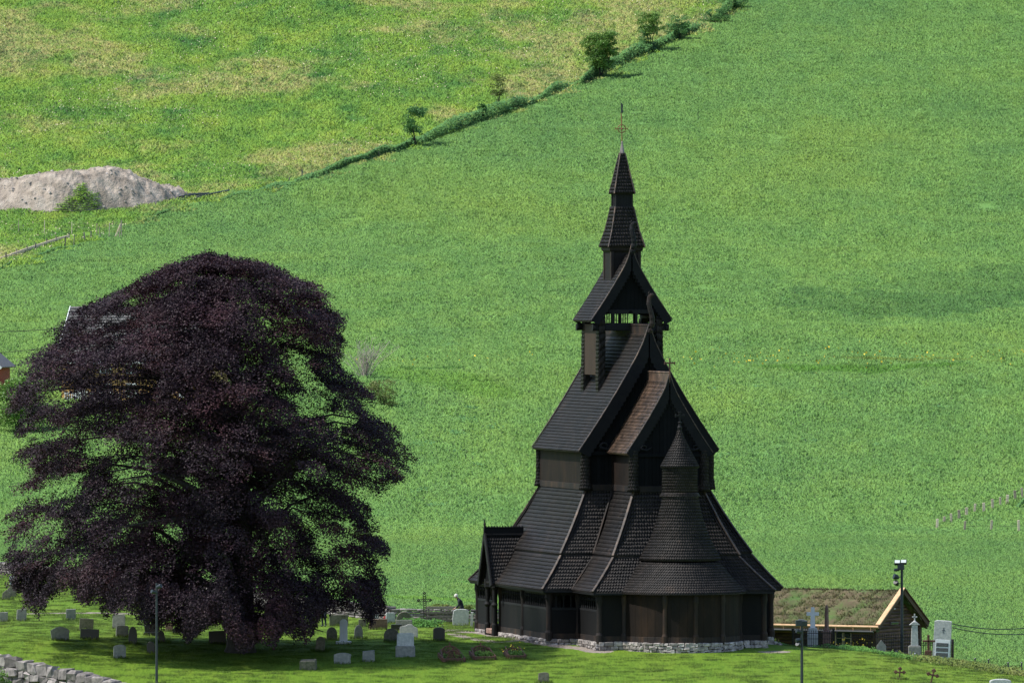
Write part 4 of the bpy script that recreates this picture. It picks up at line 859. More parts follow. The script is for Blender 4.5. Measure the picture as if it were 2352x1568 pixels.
def beech():
    r = np.random.default_rng(5); root = empty('copper_beech', tuple(at(552, BY0)), 0, 'huge dark purple copper beech with drooping boughs on the lawn', 'tree')
    O = np.array(root.location)
    Cs, As, Bs, Ns, tips = [], [], [], [], []
    n = 0
    while n < 1500:
        z = zlo+(zhi-zlo)*r.random()**.85; L_, R_ = np.interp(z, oz, ol), np.interp(z, oz, orr); cx = (L_+R_)/2; rx = (R_-L_)/2; ry = min(rx*.98, 11.5)
        if r.random() > (rx/12)**1.1+.05: continue
        az = r.random()*2*np.pi; q = r.choice([1, 1, .85, .7, .5, .3])*r.uniform(.86, 1.0)
        d = np.array([math.cos(az), math.sin(az), 0]); ra = r.uniform(1.0, 2.1); rb = r.uniform(.9, 1.7)
        hz = (z-zlo)/(zhi-zlo); tilt = R(r.normal(14+24*(1-hz), 14))
        A = d*math.cos(tilt)*ra; A[2] = -math.sin(tilt)*ra
        c = np.array([cx+d[0]*(rx*q-.8*ra*math.cos(tilt)), BY0+d[1]*(ry*q-.8*ra*math.cos(tilt)), z])
        if c[2]-ra*math.sin(tilt) < .2: c[2] = .3+ra*math.sin(tilt)
        N_ = np.array([d[0]*math.sin(tilt), d[1]*math.sin(tilt), math.cos(tilt)]); B = np.cross(N_, d)*rb
        Cs.append(c); As.append(A); Bs.append(B); Ns.append(N_); n += 1
        if q > .8 and len(tips) < 110: tips.append(c)
    # boughs that make the outer edge of the crown on both sides
    for k in range(210):
        z = 2.5+(zhi-2.8)*r.random(); L_, R_ = np.interp(z, oz, ol), np.interp(z, oz, orr); sg = -1 if k % 2 else 1; xe = R_ if sg > 0 else L_
        d = np.array([sg*1.0, r.normal(0, .5), 0]); d /= np.linalg.norm(d); ra = r.uniform(.9, 1.7); tilt = R(r.normal(26, 12)); hz = z/zhi
        A = d*math.cos(tilt)*ra; A[2] = -math.sin(tilt)*ra; N_ = np.array([d[0]*math.sin(tilt), d[1]*math.sin(tilt), math.cos(tilt)])
        Cs.append(np.array([xe-sg*(.75*ra+abs(r.normal(0, .5))), BY0+r.normal(0, 3.6), z])); As.append(A); Bs.append(np.cross(N_, d)*r.uniform(.9, 1.7)); Ns.append(N_)
    for k in range(60):
        x = r.uniform(W(200, 700, BY0).x, W(740, 700, BY0).x); zt = np.interp(x, OX, OZ); ra = r.uniform(1.2, 2); a = r.random()*6.28; d = np.array([math.cos(a), math.sin(a), 0]); N_ = np.array([0, 0, 1.])
        Cs.append(np.array([x, BY0+r.normal(0, 2.5), zt-.35])); As.append(d*ra); Bs.append(np.cross(N_, d)*ra*.8); Ns.append(N_)
    for k in range(80):   # boughs on the near side in front of the house
        x = W(r.uniform(70, 500), 850, BY0).x; z = W(0, r.uniform(800, 940), BY0).z; d = np.array([r.normal(-.3, .5), -1, 0]); d /= np.linalg.norm(d); ra = r.uniform(1, 1.8); tilt = R(r.normal(22, 10)); A = d*math.cos(tilt)*ra; A[2] = -math.sin(tilt)*ra; N_ = np.array([d[0]*math.sin(tilt), d[1]*math.sin(tilt), math.cos(tilt)])
        Cs.append(np.array([x, BY0-r.uniform(3, 8), z])); As.append(A); Bs.append(np.cross(N_, d)*r.uniform(.9, 1.7)); Ns.append(N_)
    # hanging curtains along the bottom edge
    for k in range(150):
        x = r.uniform(ol.min()+1, orr.max()-1); zb = np.interp(x, bx, bz); L_, R_ = np.interp(max(zb, 1.5), oz, ol), np.interp(max(zb, 1.5), oz, orr); cx = (L_+R_)/2; rx = (R_-L_)/2
        f = min(1, abs(x-cx)/rx); y = BY0+r.choice([-1, -1, 1])*math.sqrt(max(0, 1-f*f))*min(rx, 11.)*r.uniform(.6, .97)
        ra = r.uniform(.8, 1.4); d = np.array([x-cx, y-BY0, 0]); d /= np.linalg.norm(d)+1e-6
        A = np.array([d[0]*.3, d[1]*.3, -.95])*ra; N_ = np.array([d[0]*.95, d[1]*.95, .3]); B = np.cross(N_, d); B = B/np.linalg.norm(B)*r.uniform(.35, .8)
        Cs.append(np.array([x, y, zb+ra*.9+r.uniform(0, .6)])); As.append(A); Bs.append(B); Ns.append(N_)
    Cs, As, Bs, Ns = map(np.array, (Cs, As, Bs, Ns))
    P, V = leaf_cloud(Cs, As, Bs, Ns, 430, .064, .3, r, .3)
    # carve the crown to its own outline, with openings between boughs
    jx = r.normal(0, .16, len(P))-np.sign(P[:, 0]-W(480, 1000, BY0).x)*-1.3*(vnoise(P[:, 1]*.35+7, P[:, 2]*.75, 41)-.42); L_ = np.interp(P[:, 2], oz, ol); R_ = np.interp(P[:, 2], oz, orr)
    ok = (P[:, 0]+jx > L_) & (P[:, 0]+jx < R_) & (P[:, 2] > np.interp(P[:, 0], bx, bz)+r.normal(0, .12, len(P)))
    for (hx, hy, wx, wy, keep) in ((724, 922, 50, 42, .28), (690, 838, 36, 34, .5), (790, 960, 40, 22, .15), (700, 870, 30, 30, .35), (130, 905, 70, 36, .3), (240, 850, 90, 26, .8), (300, 885, 80, 26, .5), (430, 905, 60, 30, .6), (520, 870, 40, 26, .4), (100, 985, 50, 26, .3), (250, 1030, 60, 26, .45),
                                   (215, 1010, 40, 20, .3), (60, 1090, 30, 20, .3), (150, 1120, 55, 26, .35), (300, 1090, 60, 34, .3), (430, 1110, 70, 26, .4), (120, 1210, 45, 30, .25), (60, 1250, 40, 30, .4), (180, 1290, 40, 30, .5), (390, 1225, 40, 30, .4), (480, 1330, 34, 40, .4),
                                   (830, 1130, 40, 40, .7), (860, 1090, 34, 22, .7), (800, 1210, 30, 40, .7), (800, 1310, 50, 50, .7), (745, 1260, 40, 40, .7), (760, 1350, 50, 30, .7), (560, 1330, 40, 30, .5), (640, 1230, 40, 30, .5), (540, 960, 40, 24, .5)):
        h = W(hx, hy, BY0); e = ((P[:, 0]-h.x)/(wx/pm))**2+((P[:, 2]-h.z)/(wy/pm))**2; e = e*(.35+.9*vnoise(P[:, 0]*1.1, P[:, 2]*1.1, 8)+.5*vnoise(P[:, 0]*3.1, P[:, 2]*3.1, 9))
        ok &= (e > 1) | (r.random(len(P)) < keep*(.4+1.2*e))
    V = V[ok]; P = P[ok]; k = len(V); tone = np.clip(.5*r.random(k)+.6*(vnoise(P[:, 0]*.8+P[:, 1]*.5, P[:, 2]*.9, 31)-.1), 0, 1)
    me = np_mesh('crown', (V-O).reshape(-1, 3), [np.arange(k*4).reshape(k, 4)], tone=np.repeat(tone, 4)); link('crown', me, M['beech'], root)
    mb = MB(); mb.tube([(0, 0, -.4), (0, 0, .3), (.05, 0, 2.5), (.1, .1, 5), (.0, .2, 8), (-.2, 0, 12), (-.3, 0, 17), (-.4, 0, 20.5)], [1.15, .8, .68, .6, .5, .36, .2, .06], 12); mb.build('trunk', M['bark'], root, True)
    for i, c in enumerate(tips[:46]):
        c = np.array(c)-O; z0 = max(2.0, min(17, c[2]-r.uniform(1, 5))); L_ = math.hypot(c[0], c[1]); mid = (c[0]*.45, c[1]*.45, z0+(c[2]-z0)*.7+L_*.08); rad = .07+.013*L_
        mb = MB(); mb.tube([(0, 0, z0), (c[0]*.2, c[1]*.2, z0+.35*(c[2]-z0)+.2), mid, (c[0]*.75, c[1]*.75, c[2]+.3), tuple(c)], [rad, rad*.85, rad*.6, rad*.35, .03], 6); mb.build('branch', M['bark'], root, True)
    return root
beech()
# -- generic smaller trees and bushes
def bush(name, px, py, w_px, h_px, label, cat, m, group=None, lo=0.0, dens=1.0, open_=.0, lean=0, seed=0, leaf=None, P0=None, ry=None, stems=4):
    g = P0 or G(px, py); k = PXM(g.y); w = w_px/k; h = h_px/k; r = np.random.default_rng(seed+int(px)); o = empty(name, tuple(g), 0, label, cat, group); ry = ry or w*.45
    nb = int(max(16, 9*dens*(1+w*h*.12))); C = []
    for i in range(nb):
        t = r.random(); z = h*(lo+(1-lo)*(.12+.84*t)); f = math.sqrt(max(.08, 1-((z/h-(lo+.5*(1-lo)))/(.62*(1-lo)+.05))**2))*.5*w*(1-open_*r.random())
        a = r.random()*6.28; q = math.sqrt(r.random()); C.append((math.cos(a)*f*q+lean*z, math.sin(a)*f*q*ry/(w*.5), z))
    C = np.array(C); s = max((.13*w+.06*h)*(1-.3*open_), min(.8, .3*w)); A = r.normal(size=(nb, 3)); A /= np.linalg.norm(A, axis=1)[:, None]; A[:, 2] *= .5; B = np.cross(A, [0, 0, 1.]); B /= np.linalg.norm(B, axis=1)[:, None]+1e-6; Nn = np.cross(B, A); Nn *= np.sign(Nn[:, 2:3]+1e-6)
    size = leaf or max(.05, min(.12, .05+.012*h)); nl = int(min(900, 1.6*s*s/size/size*dens+40))
    P, V = leaf_cloud(C, A*s, B*s*.9, Nn, nl, size, s*.5, r, .2*s); ok = P[:, 2] > .02; V = V[ok]; n = len(V)
    link('crown', np_mesh('crown', V.reshape(-1, 3), [np.arange(n*4).reshape(n, 4)], tone=np.repeat(r.random(n), 4)), m, o)
    mb = MB()
    for i in range(min(stems, nb)): c = C[i]; mb.tube([(r.normal()*.06*w*.3, 0, -.1), (c[0]*.35, c[1]*.35, c[2]*.5), tuple(c)], [.02+.012*h, .015+.008*h, .01], 5)
    mb.build('trunk', M['bark'], o, True)
    return o
GH = 'small trees along the field boundary'
bush('small_tree', 955, 338, 46, 92, 'short bushy tree alone at the lower part of the field boundary', 'tree', M['dark_green_leaf'], GH, .25)
bush('small_tree', 1144, 252, 40, 84, 'thin pale leafed tree on the field boundary left of the dense pair', 'tree', M['olive_leaf'], GH, .3, .45, .3)
bush('shrub', 1106, 278, 20, 40, 'narrow green shrub just left of the thin pale tree', 'shrub', M['dark_green_leaf'], GH, .1)
bush('small_tree', 1380, 178, 90, 106, 'largest round topped tree on the field boundary', 'tree', M['green_leaf'], GH, .12, 1.5, .45)
bush('small_tree', 1494, 118, 62, 86, 'spreading tree with flat top upslope from the largest boundary tree', 'tree', M['green_leaf'], GH, .45, 1.0, .2)
bush('shrub', 1482, 120, 34, 50, 'dark shrub growing against the flat topped boundary tree', 'shrub', M['dark_green_leaf'], GH, .05)
bush('small_tree', 1562, 92, 50, 56, 'small dense tree between the flat topped tree and the frame edge', 'tree', M['dark_green_leaf'], GH, .1)
bush('shrub', 1640, 52, 60, 34, 'low wide shrub near the upper end of the boundary', 'shrub', M['dark_green_leaf'], GH, .0)
bush('shrub', 1685, 22, 60, 40, 'topmost shrub where the boundary leaves the picture', 'shrub', M['dark_green_leaf'], GH, .0)
bush('shrub', 40, 992, 130, 130, 'large bright green shrub left of the copper beech below the red barn', 'shrub', M['green_leaf'], None, .0, 1.2)
bush('shrub', 878, 936, 60, 64, 'yellow green shrub beside the right side of the copper beech', 'shrub', M['olive_leaf'], None, .0, .8)
# bare pale shrub
def bare_shrub():
    g = G(838, 870); o = empty('bare_shrub', tuple(g), 0, 'leafless pale twiggy shrub behind the right edge of the copper beech', 'shrub'); r = np.random.default_rng(3); mb = MB(); k = PXM(g.y)
    for i in range(46):
        a = r.normal(0, .55); b = r.normal(0, .5); h = r.uniform(50, 105)/k; p = [(a*.2, b*.2, 0), (a*h*.3, b*h*.3, h*.45), (a*h*.75+r.normal()*.1, b*h*.7, h*r.uniform(.8, 1))]; mb.tube(p, [.045, .03, .012], 4)
        for j in range(3):
            q = Vector(p[1]).lerp(Vector(p[2]), r.random()); mb.tube([tuple(q), (q.x+r.normal()*.4, q.y+r.normal()*.3, q.z+r.uniform(.3, .9))], [.02, .008], 4)
    mb.build('twigs', M['pale_bark'], o)
bare_shrub()
# hedge growth along the boundary (ground cover)
def band(name, line, wpx, hpx, n, m, label, size=.13, seed=4):
    r = np.random.default_rng(seed); Ps = []
    pts_ = [G(*p) for p in line]
    seg = r.integers(0, len(pts_)-1, n); t = r.random(n)
    A_ = np.array([tuple(p) for p in pts_]); P = A_[seg]*(1-t[:, None])+A_[seg+1]*t[:, None]
    kk = FPX/(DIST+P[:, 1]); dens = vnoise(P[:, 0]*.35, P[:, 1]*.06, 13); hmax = hpx/kk*(.25+1.5*np.clip(dens-.2, 0, 1)); u = r.normal(0, 1, n)*wpx/kk; P[:, 0] += u*.3; P[:, 1] += u*2
    keep = dens > r.uniform(.12, .5, n); P = P[keep]; hmax = hmax[keep]; n = len(P)
    z = T(P[:, 0], P[:, 1])+hmax*r.random(n)**1.3; P[:, 2] = z
    nn = r.normal(0, .5, (n, 3)); nn[:, 2] += 1; nn /= np.linalg.norm(nn, axis=1)[:, None]; x = r.normal(size=(n, 3)); x -= nn*(x*nn).sum(1)[:, None]; x /= np.linalg.norm(x, axis=1)[:, None]; y = np.cross(nn, x); s = size*r.uniform(.6, 1.5, (n, 1))
    V = np.stack([P-x*s, P-y*s*.6, P+x*s, P+y*s*.6], 1).reshape(-1, 3)
    return tag(link(name, np_mesh(name, V, [np.arange(n*4).reshape(n, 4)], tone=np.repeat(r.random(n), 4)), m), label[0], label[1], kind='stuff')
band('hedge_growth', [(590, 440), (640, 432), (740, 408), (850, 368), (950, 335), (1080, 288), (1200, 245), (1340, 192), (1400, 158), (1500, 118), (1600, 72), (1700, 12), (1730, -10)], 15, 24, 60000, M['hedge'], ('low dark hedge growth running up the field boundary', 'hedge'))
band('weeds', [(0, 622), (150, 575), (280, 535), (400, 482), (590, 445)], 6, 10, 9000, M['hedge'], ('long dark grass below the wooden rail at left', 'weeds'), .12, 6)
def clumps(name, L_, m, label, size=.12, n=70, s_=9, seed=1):
    r = np.random.default_rng(seed); Vs = []; tn = []
    for (px, py, w, h) in L_:
        g = G(px, py); k = PXM(g.y); c = int(n*w*h/400)+25; P = np.stack([g.x+r.normal(0, w/k/2.2, c), g.y+r.normal(0, w/k/1.5, c), np.zeros(c)], -1); P[:, 2] = T(P[:, 0], P[:, 1])+h/k*r.random(c)*.9
        nn = r.normal(0, .7, (c, 3)); nn[:, 2] += .8; nn /= np.linalg.norm(nn, axis=1)[:, None]; x = r.normal(size=(c, 3)); x -= nn*(x*nn).sum(1)[:, None]; x /= np.linalg.norm(x, axis=1)[:, None]; y = np.cross(nn, x); s = size*r.uniform(.6, 1.6, (c, 1))
        Vs.append(np.stack([P-x*s, P-y*s*.5, P+x*s, P+y*s*.5], 1).reshape(-1, 3)); tn.append(np.repeat(r.random(c), 4))
    V = np.concatenate(Vs); q = len(V)//4
    return tag(link(name, np_mesh(name, V, [np.arange(q*4).reshape(q, 4)], tone=np.concatenate(tn)), m), label[0], label[1], kind='stuff')
clumps('dock_weeds', [(1040, 1300, 40, 12), (1010, 1330, 46, 12), (1060, 1345, 40, 12), (985, 1352, 30, 8), (1075, 1310, 20, 10), (1030, 1355, 50, 9)], M['weed'], ('broad leafed weeds in the crop left of the church porch', 'weeds'), .1)
clumps('hedge_clumps', [(740, 412, 60, 20), (700, 420, 40, 14), (622, 440, 50, 18), (565, 458, 40, 9), (850, 375, 50, 14), (905, 352, 50, 12), (1190, 252, 60, 14), (1290, 215, 60, 16), (1420, 165, 60, 22), (1600, 78, 60, 24)], M['hedge'], ('rounder dark clumps of growth along the field boundary', 'weeds'), .12, 40)
clumps('crop_weeds', [(1035, 797, 26, 9), (1100, 1072, 24, 10), (1052, 1040, 20, 8), (1082, 942, 22, 10), (1075, 970, 34, 12), (1045, 1000, 30, 14), (1130, 985, 30, 10), (975, 1130, 26, 10), (960, 1025, 34, 12), (1865, 1018, 30, 12), (1935, 908, 24, 6), (1745, 892, 24, 6), (1960, 1018, 16, 8), (2072, 1164, 26, 8), (2012, 1025, 20, 8), (1660, 1052, 34, 12), (1545, 620, 22, 4), (1000, 1165, 26, 10), (1010, 1240, 20, 9), (1150, 1300, 22, 10), (1640, 895, 20, 8), (2160, 940, 14, 10), (1740, 1080, 14, 5), (2290, 520, 30, 8), (1830, 1180, 20, 5), (2230, 1060, 22, 6), (1890, 1320, 24, 7), (2200, 1290, 24, 6), (2260, 1400, 20, 6)], M['hedge'], ('scattered dark weed clumps in the crop field', 'weeds'), .13)
# ------------------------------------------------------------------ churchyard: gravestones
def prof(kind, w, h):
    a = w/2; P = [(-a, 0), (a, 0)]
    if kind == 'rect': P += [(a, h), (-a, h)]
    elif kind == 'slant': P += [(a*.98, h), (-a*.95, h*.93)]
    elif kind == 'round': P += [(a, h-a*.95)]+[(a*math.cos(t), h-a*.95+a*.95*math.sin(t)) for t in [math.pi*k/10 for k in range(1, 10)]]+[(-a, h-a*.95)]
    elif kind == 'low': P += [(a, h*.84)]+[(a*math.cos(t), h*.84+h*.16*math.sin(t)) for t in [math.pi*k/10 for k in range(1, 10)]]+[(-a, h*.84)]
    elif kind == 'pent': P += [(a*1.04, h*.72), (a*.85, h*.83), (a*.4, h*.95), (0, h), (-a*.4, h*.95), (-a*.85, h*.83), (-a*1.04, h*.72)]; P[0] = (-a*.9, 0); P[1] = (a*.9, 0)
    elif kind == 'ogive': P += [(a*.98, h*.55), (a*.85, h*.78), (a*.5, h*.94), (0, h), (-a*.5, h*.94), (-a*.85, h*.78), (-a*.98, h*.55)]
    elif kind == 'shoulder': P += [(a, h*.62), (a*.92, h*.76), (a*.6, h*.84), (a*.35, h*.99), (-a*.1, h), (-a*.35, h*.92), (-a*.95, h*.84), (-a, h*.7)]
    elif kind == 'rough': P += [(a*.97, h*.5), (a*1.02, h*.86), (a*.7, h*.97), (a*.1, h), (-a*.6, h*.96), (-a*.96, h*.88), (-a*1.03, h*.4)]
    elif kind == 'corner': P += [(a, h*.86), (a*.93, h*.96), (a*.78, h), (-a*.78, h), (-a*.93, h*.96), (-a, h*.86)]
    elif kind == 'gable': P += [(a, h*.66), (0, h), (-a, h*.66)]
    return P
GRP = 'gravestones standing in the churchyard grass'
def grave(x0, x1, yt, yb, kind, m, label, th=.16, tilt=0, rz=None, base=None, side=0, g=None):
    px = (x0+x1)/2; g = g or G(px, yb); k = PXM(g.y); w = (x1-x0)/k; h = (yb-yt)/k; rz = random.uniform(-.12, .12) if rz is None else rz
    Mx = Matrix.Rotation(rz, 4, 'Z') @ Matrix.Rotation(R(tilt), 4, 'Y') @ Matrix.Rotation(R(side), 4, 'X') @ Matrix.Translation((0, 0, -.08))
    mb = MB(); mb.slab(prof(kind, w, h+.08), th, Mx, .018, jit=.018 if kind in ('rough', 'slant') else .004)
    if base:
        o = empty('gravestone', tuple(g), 0, label, 'gravestone', GRP); mb.build('slab', M[m], o)
        bw, bh, bm = base; b = MB(); b.cbox((0, 0, bh/2-.06), (bw/k, th+.22, bh+.12), .02, rz=rz); b.build('plinth', M[bm], o); return o
    o = mb.build('gravestone', M[m]); o.location = g; o.rotation_euler = (R(random.uniform(-3, 3)), R(random.uniform(-2.5, 2.5)), 0)
    return tag(o, label, 'gravestone', GRP)
GS = [
 (-6, 18, 1404, 1427, 'slant', 'granite', 'grey rough gravestone cut off by the left edge of the picture'),
 (38, 61, 1397, 1425, 'slant', 'granite', 'small grey gravestone second from left beside the narrow gravel path'),
 (152, 174, 1398, 1424.5, 'rect', 'granite', 'plain grey rectangular gravestone directly in front of the gravel path at left'),
 (182, 214, 1420, 1448, 'rect', 'granite_mossy', 'greenish rectangular gravestone right behind the low black one'),
 (184, 227, 1444, 1468, 'rect', 'black_stone', 'low wide black gravestone in front of the greenish one'),
 (117.5, 159.5, 1438, 1470, 'pent', 'granite', 'broad grey gravestone with pointed curved top at left'),
 (258, 287, 1410, 1444, 'corner', 'granite', 'tall pale grey gravestone with bright left edge under the beech'),
 (266, 295, 1436, 1462, 'corner', 'granite', 'squat grey gravestone in front of the tall bright edged one'),
 (295, 315, 1438, 1478, 'ogive', 'black_stone', 'tall dark gravestone with pointed top beside the squat grey one'),
 (261, 290, 1480, 1510.5, 'rough', 'granite', 'rough grey gravestone standing alone nearest the front retaining wall'),
 (337.6, 356, 1472, 1500, 'round', 'black_stone', 'small black gravestone just left of the lamp pole under the beech'),
 (366, 381, 1447, 1475, 'round', 'black_stone', 'leaning narrow black gravestone just right of the lamp pole'),
 (397, 438, 1442, 1457, 'rect', 'black_stone', 'very low wide black gravestone right of the lamp pole'),
 (380, 398, 1428, 1450, 'low', 'granite_red', 'small reddish gravestone behind the very low black one'),
 (480, 520, 1448, 1478, 'rect', 'black_stone', 'black square gravestone in deep shade left of the beech trunk'),
 (514, 532, 1402, 1426, 'rect', 'granite', 'narrow grey gravestone seen beyond the beech trunk'),
 (724, 745, 1461, 1496, 'round', 'granite_mossy', 'dark slim leaning gravestone with rounded cap right of the beech'),
 (750, 775, 1439, 1469, 'ogive', 'granite_mossy', 'mossy round shouldered gravestone left of the white marble one'),
 (813, 833, 1434, 1466, 'ogive', 'granite', 'small pointed grey gravestone right of the white marble one'),
 (757, 800, 1411, 1437, 'rect', 'granite_mossy', 'wide dark mossy gravestone behind the white marble one'),
 (824, 841, 1421, 1439, 'rect', 'granite_mossy', 'small dark square gravestone between the marble and reddish stones'),
 (849, 890, 1421, 1445, 'rect', 'granite_red', 'wide reddish brown gravestone in front of the stone wall'),
 (851, 870, 1409, 1426, 'rect', 'granite_light', 'little white gravestone peeping above the wide reddish one'),
 (886, 907, 1406, 1431, 'corner', 'granite_light', 'pale gravestone with a red flower at its left side'),
 (911, 946, 1404, 1434, 'round', 'granite_mossy', 'dark round topped gravestone near the stone wall'),
 (909, 947, 1423, 1444, 'rect', 'granite', 'flat topped light grey gravestone in front of the dark round one'),
 (898, 923, 1433, 1450, 'rect', 'black_stone', 'short dark gravestone behind the mossy brown rounded one'),
 (882, 917, 1442, 1473, 'round', 'granite_mossy', 'mossy brown gravestone with fully rounded top beside the shouldered stone'),
 (918, 960, 1433, 1465, 'shoulder', 'granite_light', 'light grey gravestone with wavy shouldered top'),
 (995, 1022, 1440, 1472, 'low', 'black_stone', 'polished black gravestone standing alone left of the church'),
 (767, 806, 1499, 1524, 'rough', 'granite', 'rough grey block gravestone in the front row at left'),
 (832.5, 861.5, 1492, 1518.5, 'slant', 'granite', 'rough grey block gravestone in the front row at right'),
 (1040, 1076, 1397, 1436, 'rough', 'granite_light', 'large rough pale gravestone in front of the bending person'),
 (1080, 1086, 1405, 1441, 'rect', 'granite_light', 'narrow upright pale stone between the large rough one and the church'),
 (987, 1002, 1406, 1431, 'round', 'granite_mossy', 'small dark arched gravestone by the wooden plank fence'),
 (22, 41, 1322, 1347, 'rect', 'white_marble', 'white gravestone by the far stone wall at left'),
 (25, 50, 1337, 1356, 'low', 'black_stone', 'dark low arched gravestone in front of the far white one'),
 (16, 37, 1346, 1371, 'round', 'granite_mossy', 'greenish round topped gravestone near the far stone wall'),
 (5, 24, 1353, 1377, 'gable', 'granite_mossy', 'house shaped grey gravestone near the far stone wall'),
]
for i, t in enumerate(GS):
    kw = {'th': .3 if t[4] in ('rough', 'slant') else .16}
    if t[6].startswith('leaning'): kw['tilt'] = -9
    if t[6].startswith('dark slim'): kw['tilt'] = 4
    grave(*t, **kw)
grave(781, 799, 1420.5, 1470, 'round', 'white_marble', 'tall white marble gravestone on a pale plinth', base=(36, .16, 'white_marble'), g=G(789, 1478))
grave(914.5, 953.5, 1456, 1484, 'corner', 'granite_light', 'pale rounded gravestone on a dark stone block in the front row', .3, base=(45, .6, 'granite'), g=G(931, 1507), rz=0)
grave(332, 366, 1432, 1452, 'pent', 'black_stone', 'ornate black gravestone on a base behind the lamp pole', base=(38, .2, 'black_stone'), g=G(349, 1459))
# push the two on blocks up by their block height
for o in list(COL.objects):
    if o.parent is None and o.name.startswith('gravestone') and o.type == 'EMPTY':
        for c in o.children:
            if c.name.startswith('slab'): c.location.z = {'tall': .18, 'pale': .62, 'orna': .2}[o['label'][:4]]
g = G(708, 1537); mb = MB(); mb.slab(prof('slant', 37/41.5, .55), .5, Matrix.Rotation(-.2, 4, 'Z') @ Matrix.Rotation(.25, 4, 'X'), .03, jit=.02)
o = mb.build('gravestone', M['granite_mossy']); o.location = g; tag(o, 'low slanted gravestone overgrown with moss in the shade right of the beech', 'gravestone', GRP)
g = G(1249, 1567); mb = MB(); mb.slab(prof('rough', 25/41.8, .56), .14, Matrix.Rotation(.1, 4, 'Z') @ Matrix.Rotation(-.15, 4, 'X'), .02, jit=.02)
o = mb.build('gravestone', M['granite_mossy']); o.location = g; tag(o, 'weathered greenish stone low in the lawn at the lower edge below the church', 'gravestone', GRP)
g = at(2298, -33); mb = MB(); zt = W(2298, 1558, -33).z-g.z; mb.slab(prof('low', 50/42.3, zt), .4, Matrix.Identity(4), .05); o = mb.build('gravestone', M['granite_light']); o.location = g; tag(o, 'round topped pale gravestone cut by the lower right edge', 'gravestone', GRP)
# red flower
g = G(884, 1428); mb = MB()
for k in range(14): a = random.random()*6.28; r_ = random.random()*.08; mb.cbox((r_*math.cos(a), r_*math.sin(a)-.3, .15+random.random()*.22), (.05, .05, .05), .015, rz=a)
o = mb.build('red_flowers', surf_mat('red_petals', [(.5, .01, .02), (.75, .04, .06)], 3, .6, 0, tone=.3)); o.location = g; tag(o, 'small bunch of red flowers beside a pale gravestone', 'flowers')
# iron crosses
def icross(px, yb, yt, aw, ya, rod, label, m='iron', tilt=0, lobes=True, open_=False):
    g = G(px, yb); k = PXM(g.y); h = (yb-yt)/k; za = (yb-ya)/k; a = aw/2/k; mb = MB()
    Mx = Matrix.Rotation(R(tilt), 4, 'Y')
    def q(x, z): return tuple(Mx @ Vector((x, 0, z)))
    if open_:
        for s_ in (-1, 1): mb.tube([q(s_*.09, -.1), q(s_*.09, za-.1), q(s_*.06, h*.97)], .02, 6); mb.tube([q(-a, za+s_*.07), q(a, za+s_*.07)], .02, 6)
        for i in range(12): z = .1+i*(h-.2)/12; mb.tube([q(-.09, z), q(.09, z+.1)], .014, 5); mb.tube([q(.09, z), q(-.09, z+.1)], .014, 5)
        for i in range(6): x = -a+i*2*a/6; mb.tube([q(x, za-.07), q(x+a/3, za+.07)], .014, 5)
    else: mb.tube([q(0, -.15), q(0, h)], rod, 8); mb.tube([q(-a, za), q(a, za)], rod, 8)
    if lobes:
        for (x, z) in ((-a, za), (a, za), (0, h)):
            for d in ((0, 0), (.06, .05), (-.06, .05), (0, .1)): 
                p = q(x+d[0]-(0 if x == 0 else math.copysign(.02, x)), z+d[1]-.04); mb.cbox(p, (rod*2.6,)*3, rod*.8)
    mb.cbox((0, 0, .02), (.3, .25, .1), .03)
    o = mb.build('iron_cross', M[m]); o.location = g; return tag(o, label, 'grave cross', 'iron crosses on graves')
icross(977, 1430, 1362, 30, 1378, .03, 'tall openwork black iron cross by the plank fence', open_=True, tilt=-2)
icross(2066, 1559, 1535, 20, 1543, .04, 'small upright iron cross on the lawn at lower right', 'rust', tilt=3)
icross(2137, 1572, 1539, 22, 1549, .045, 'small iron cross tilted to the right at the lower right edge', 'rust', tilt=14)
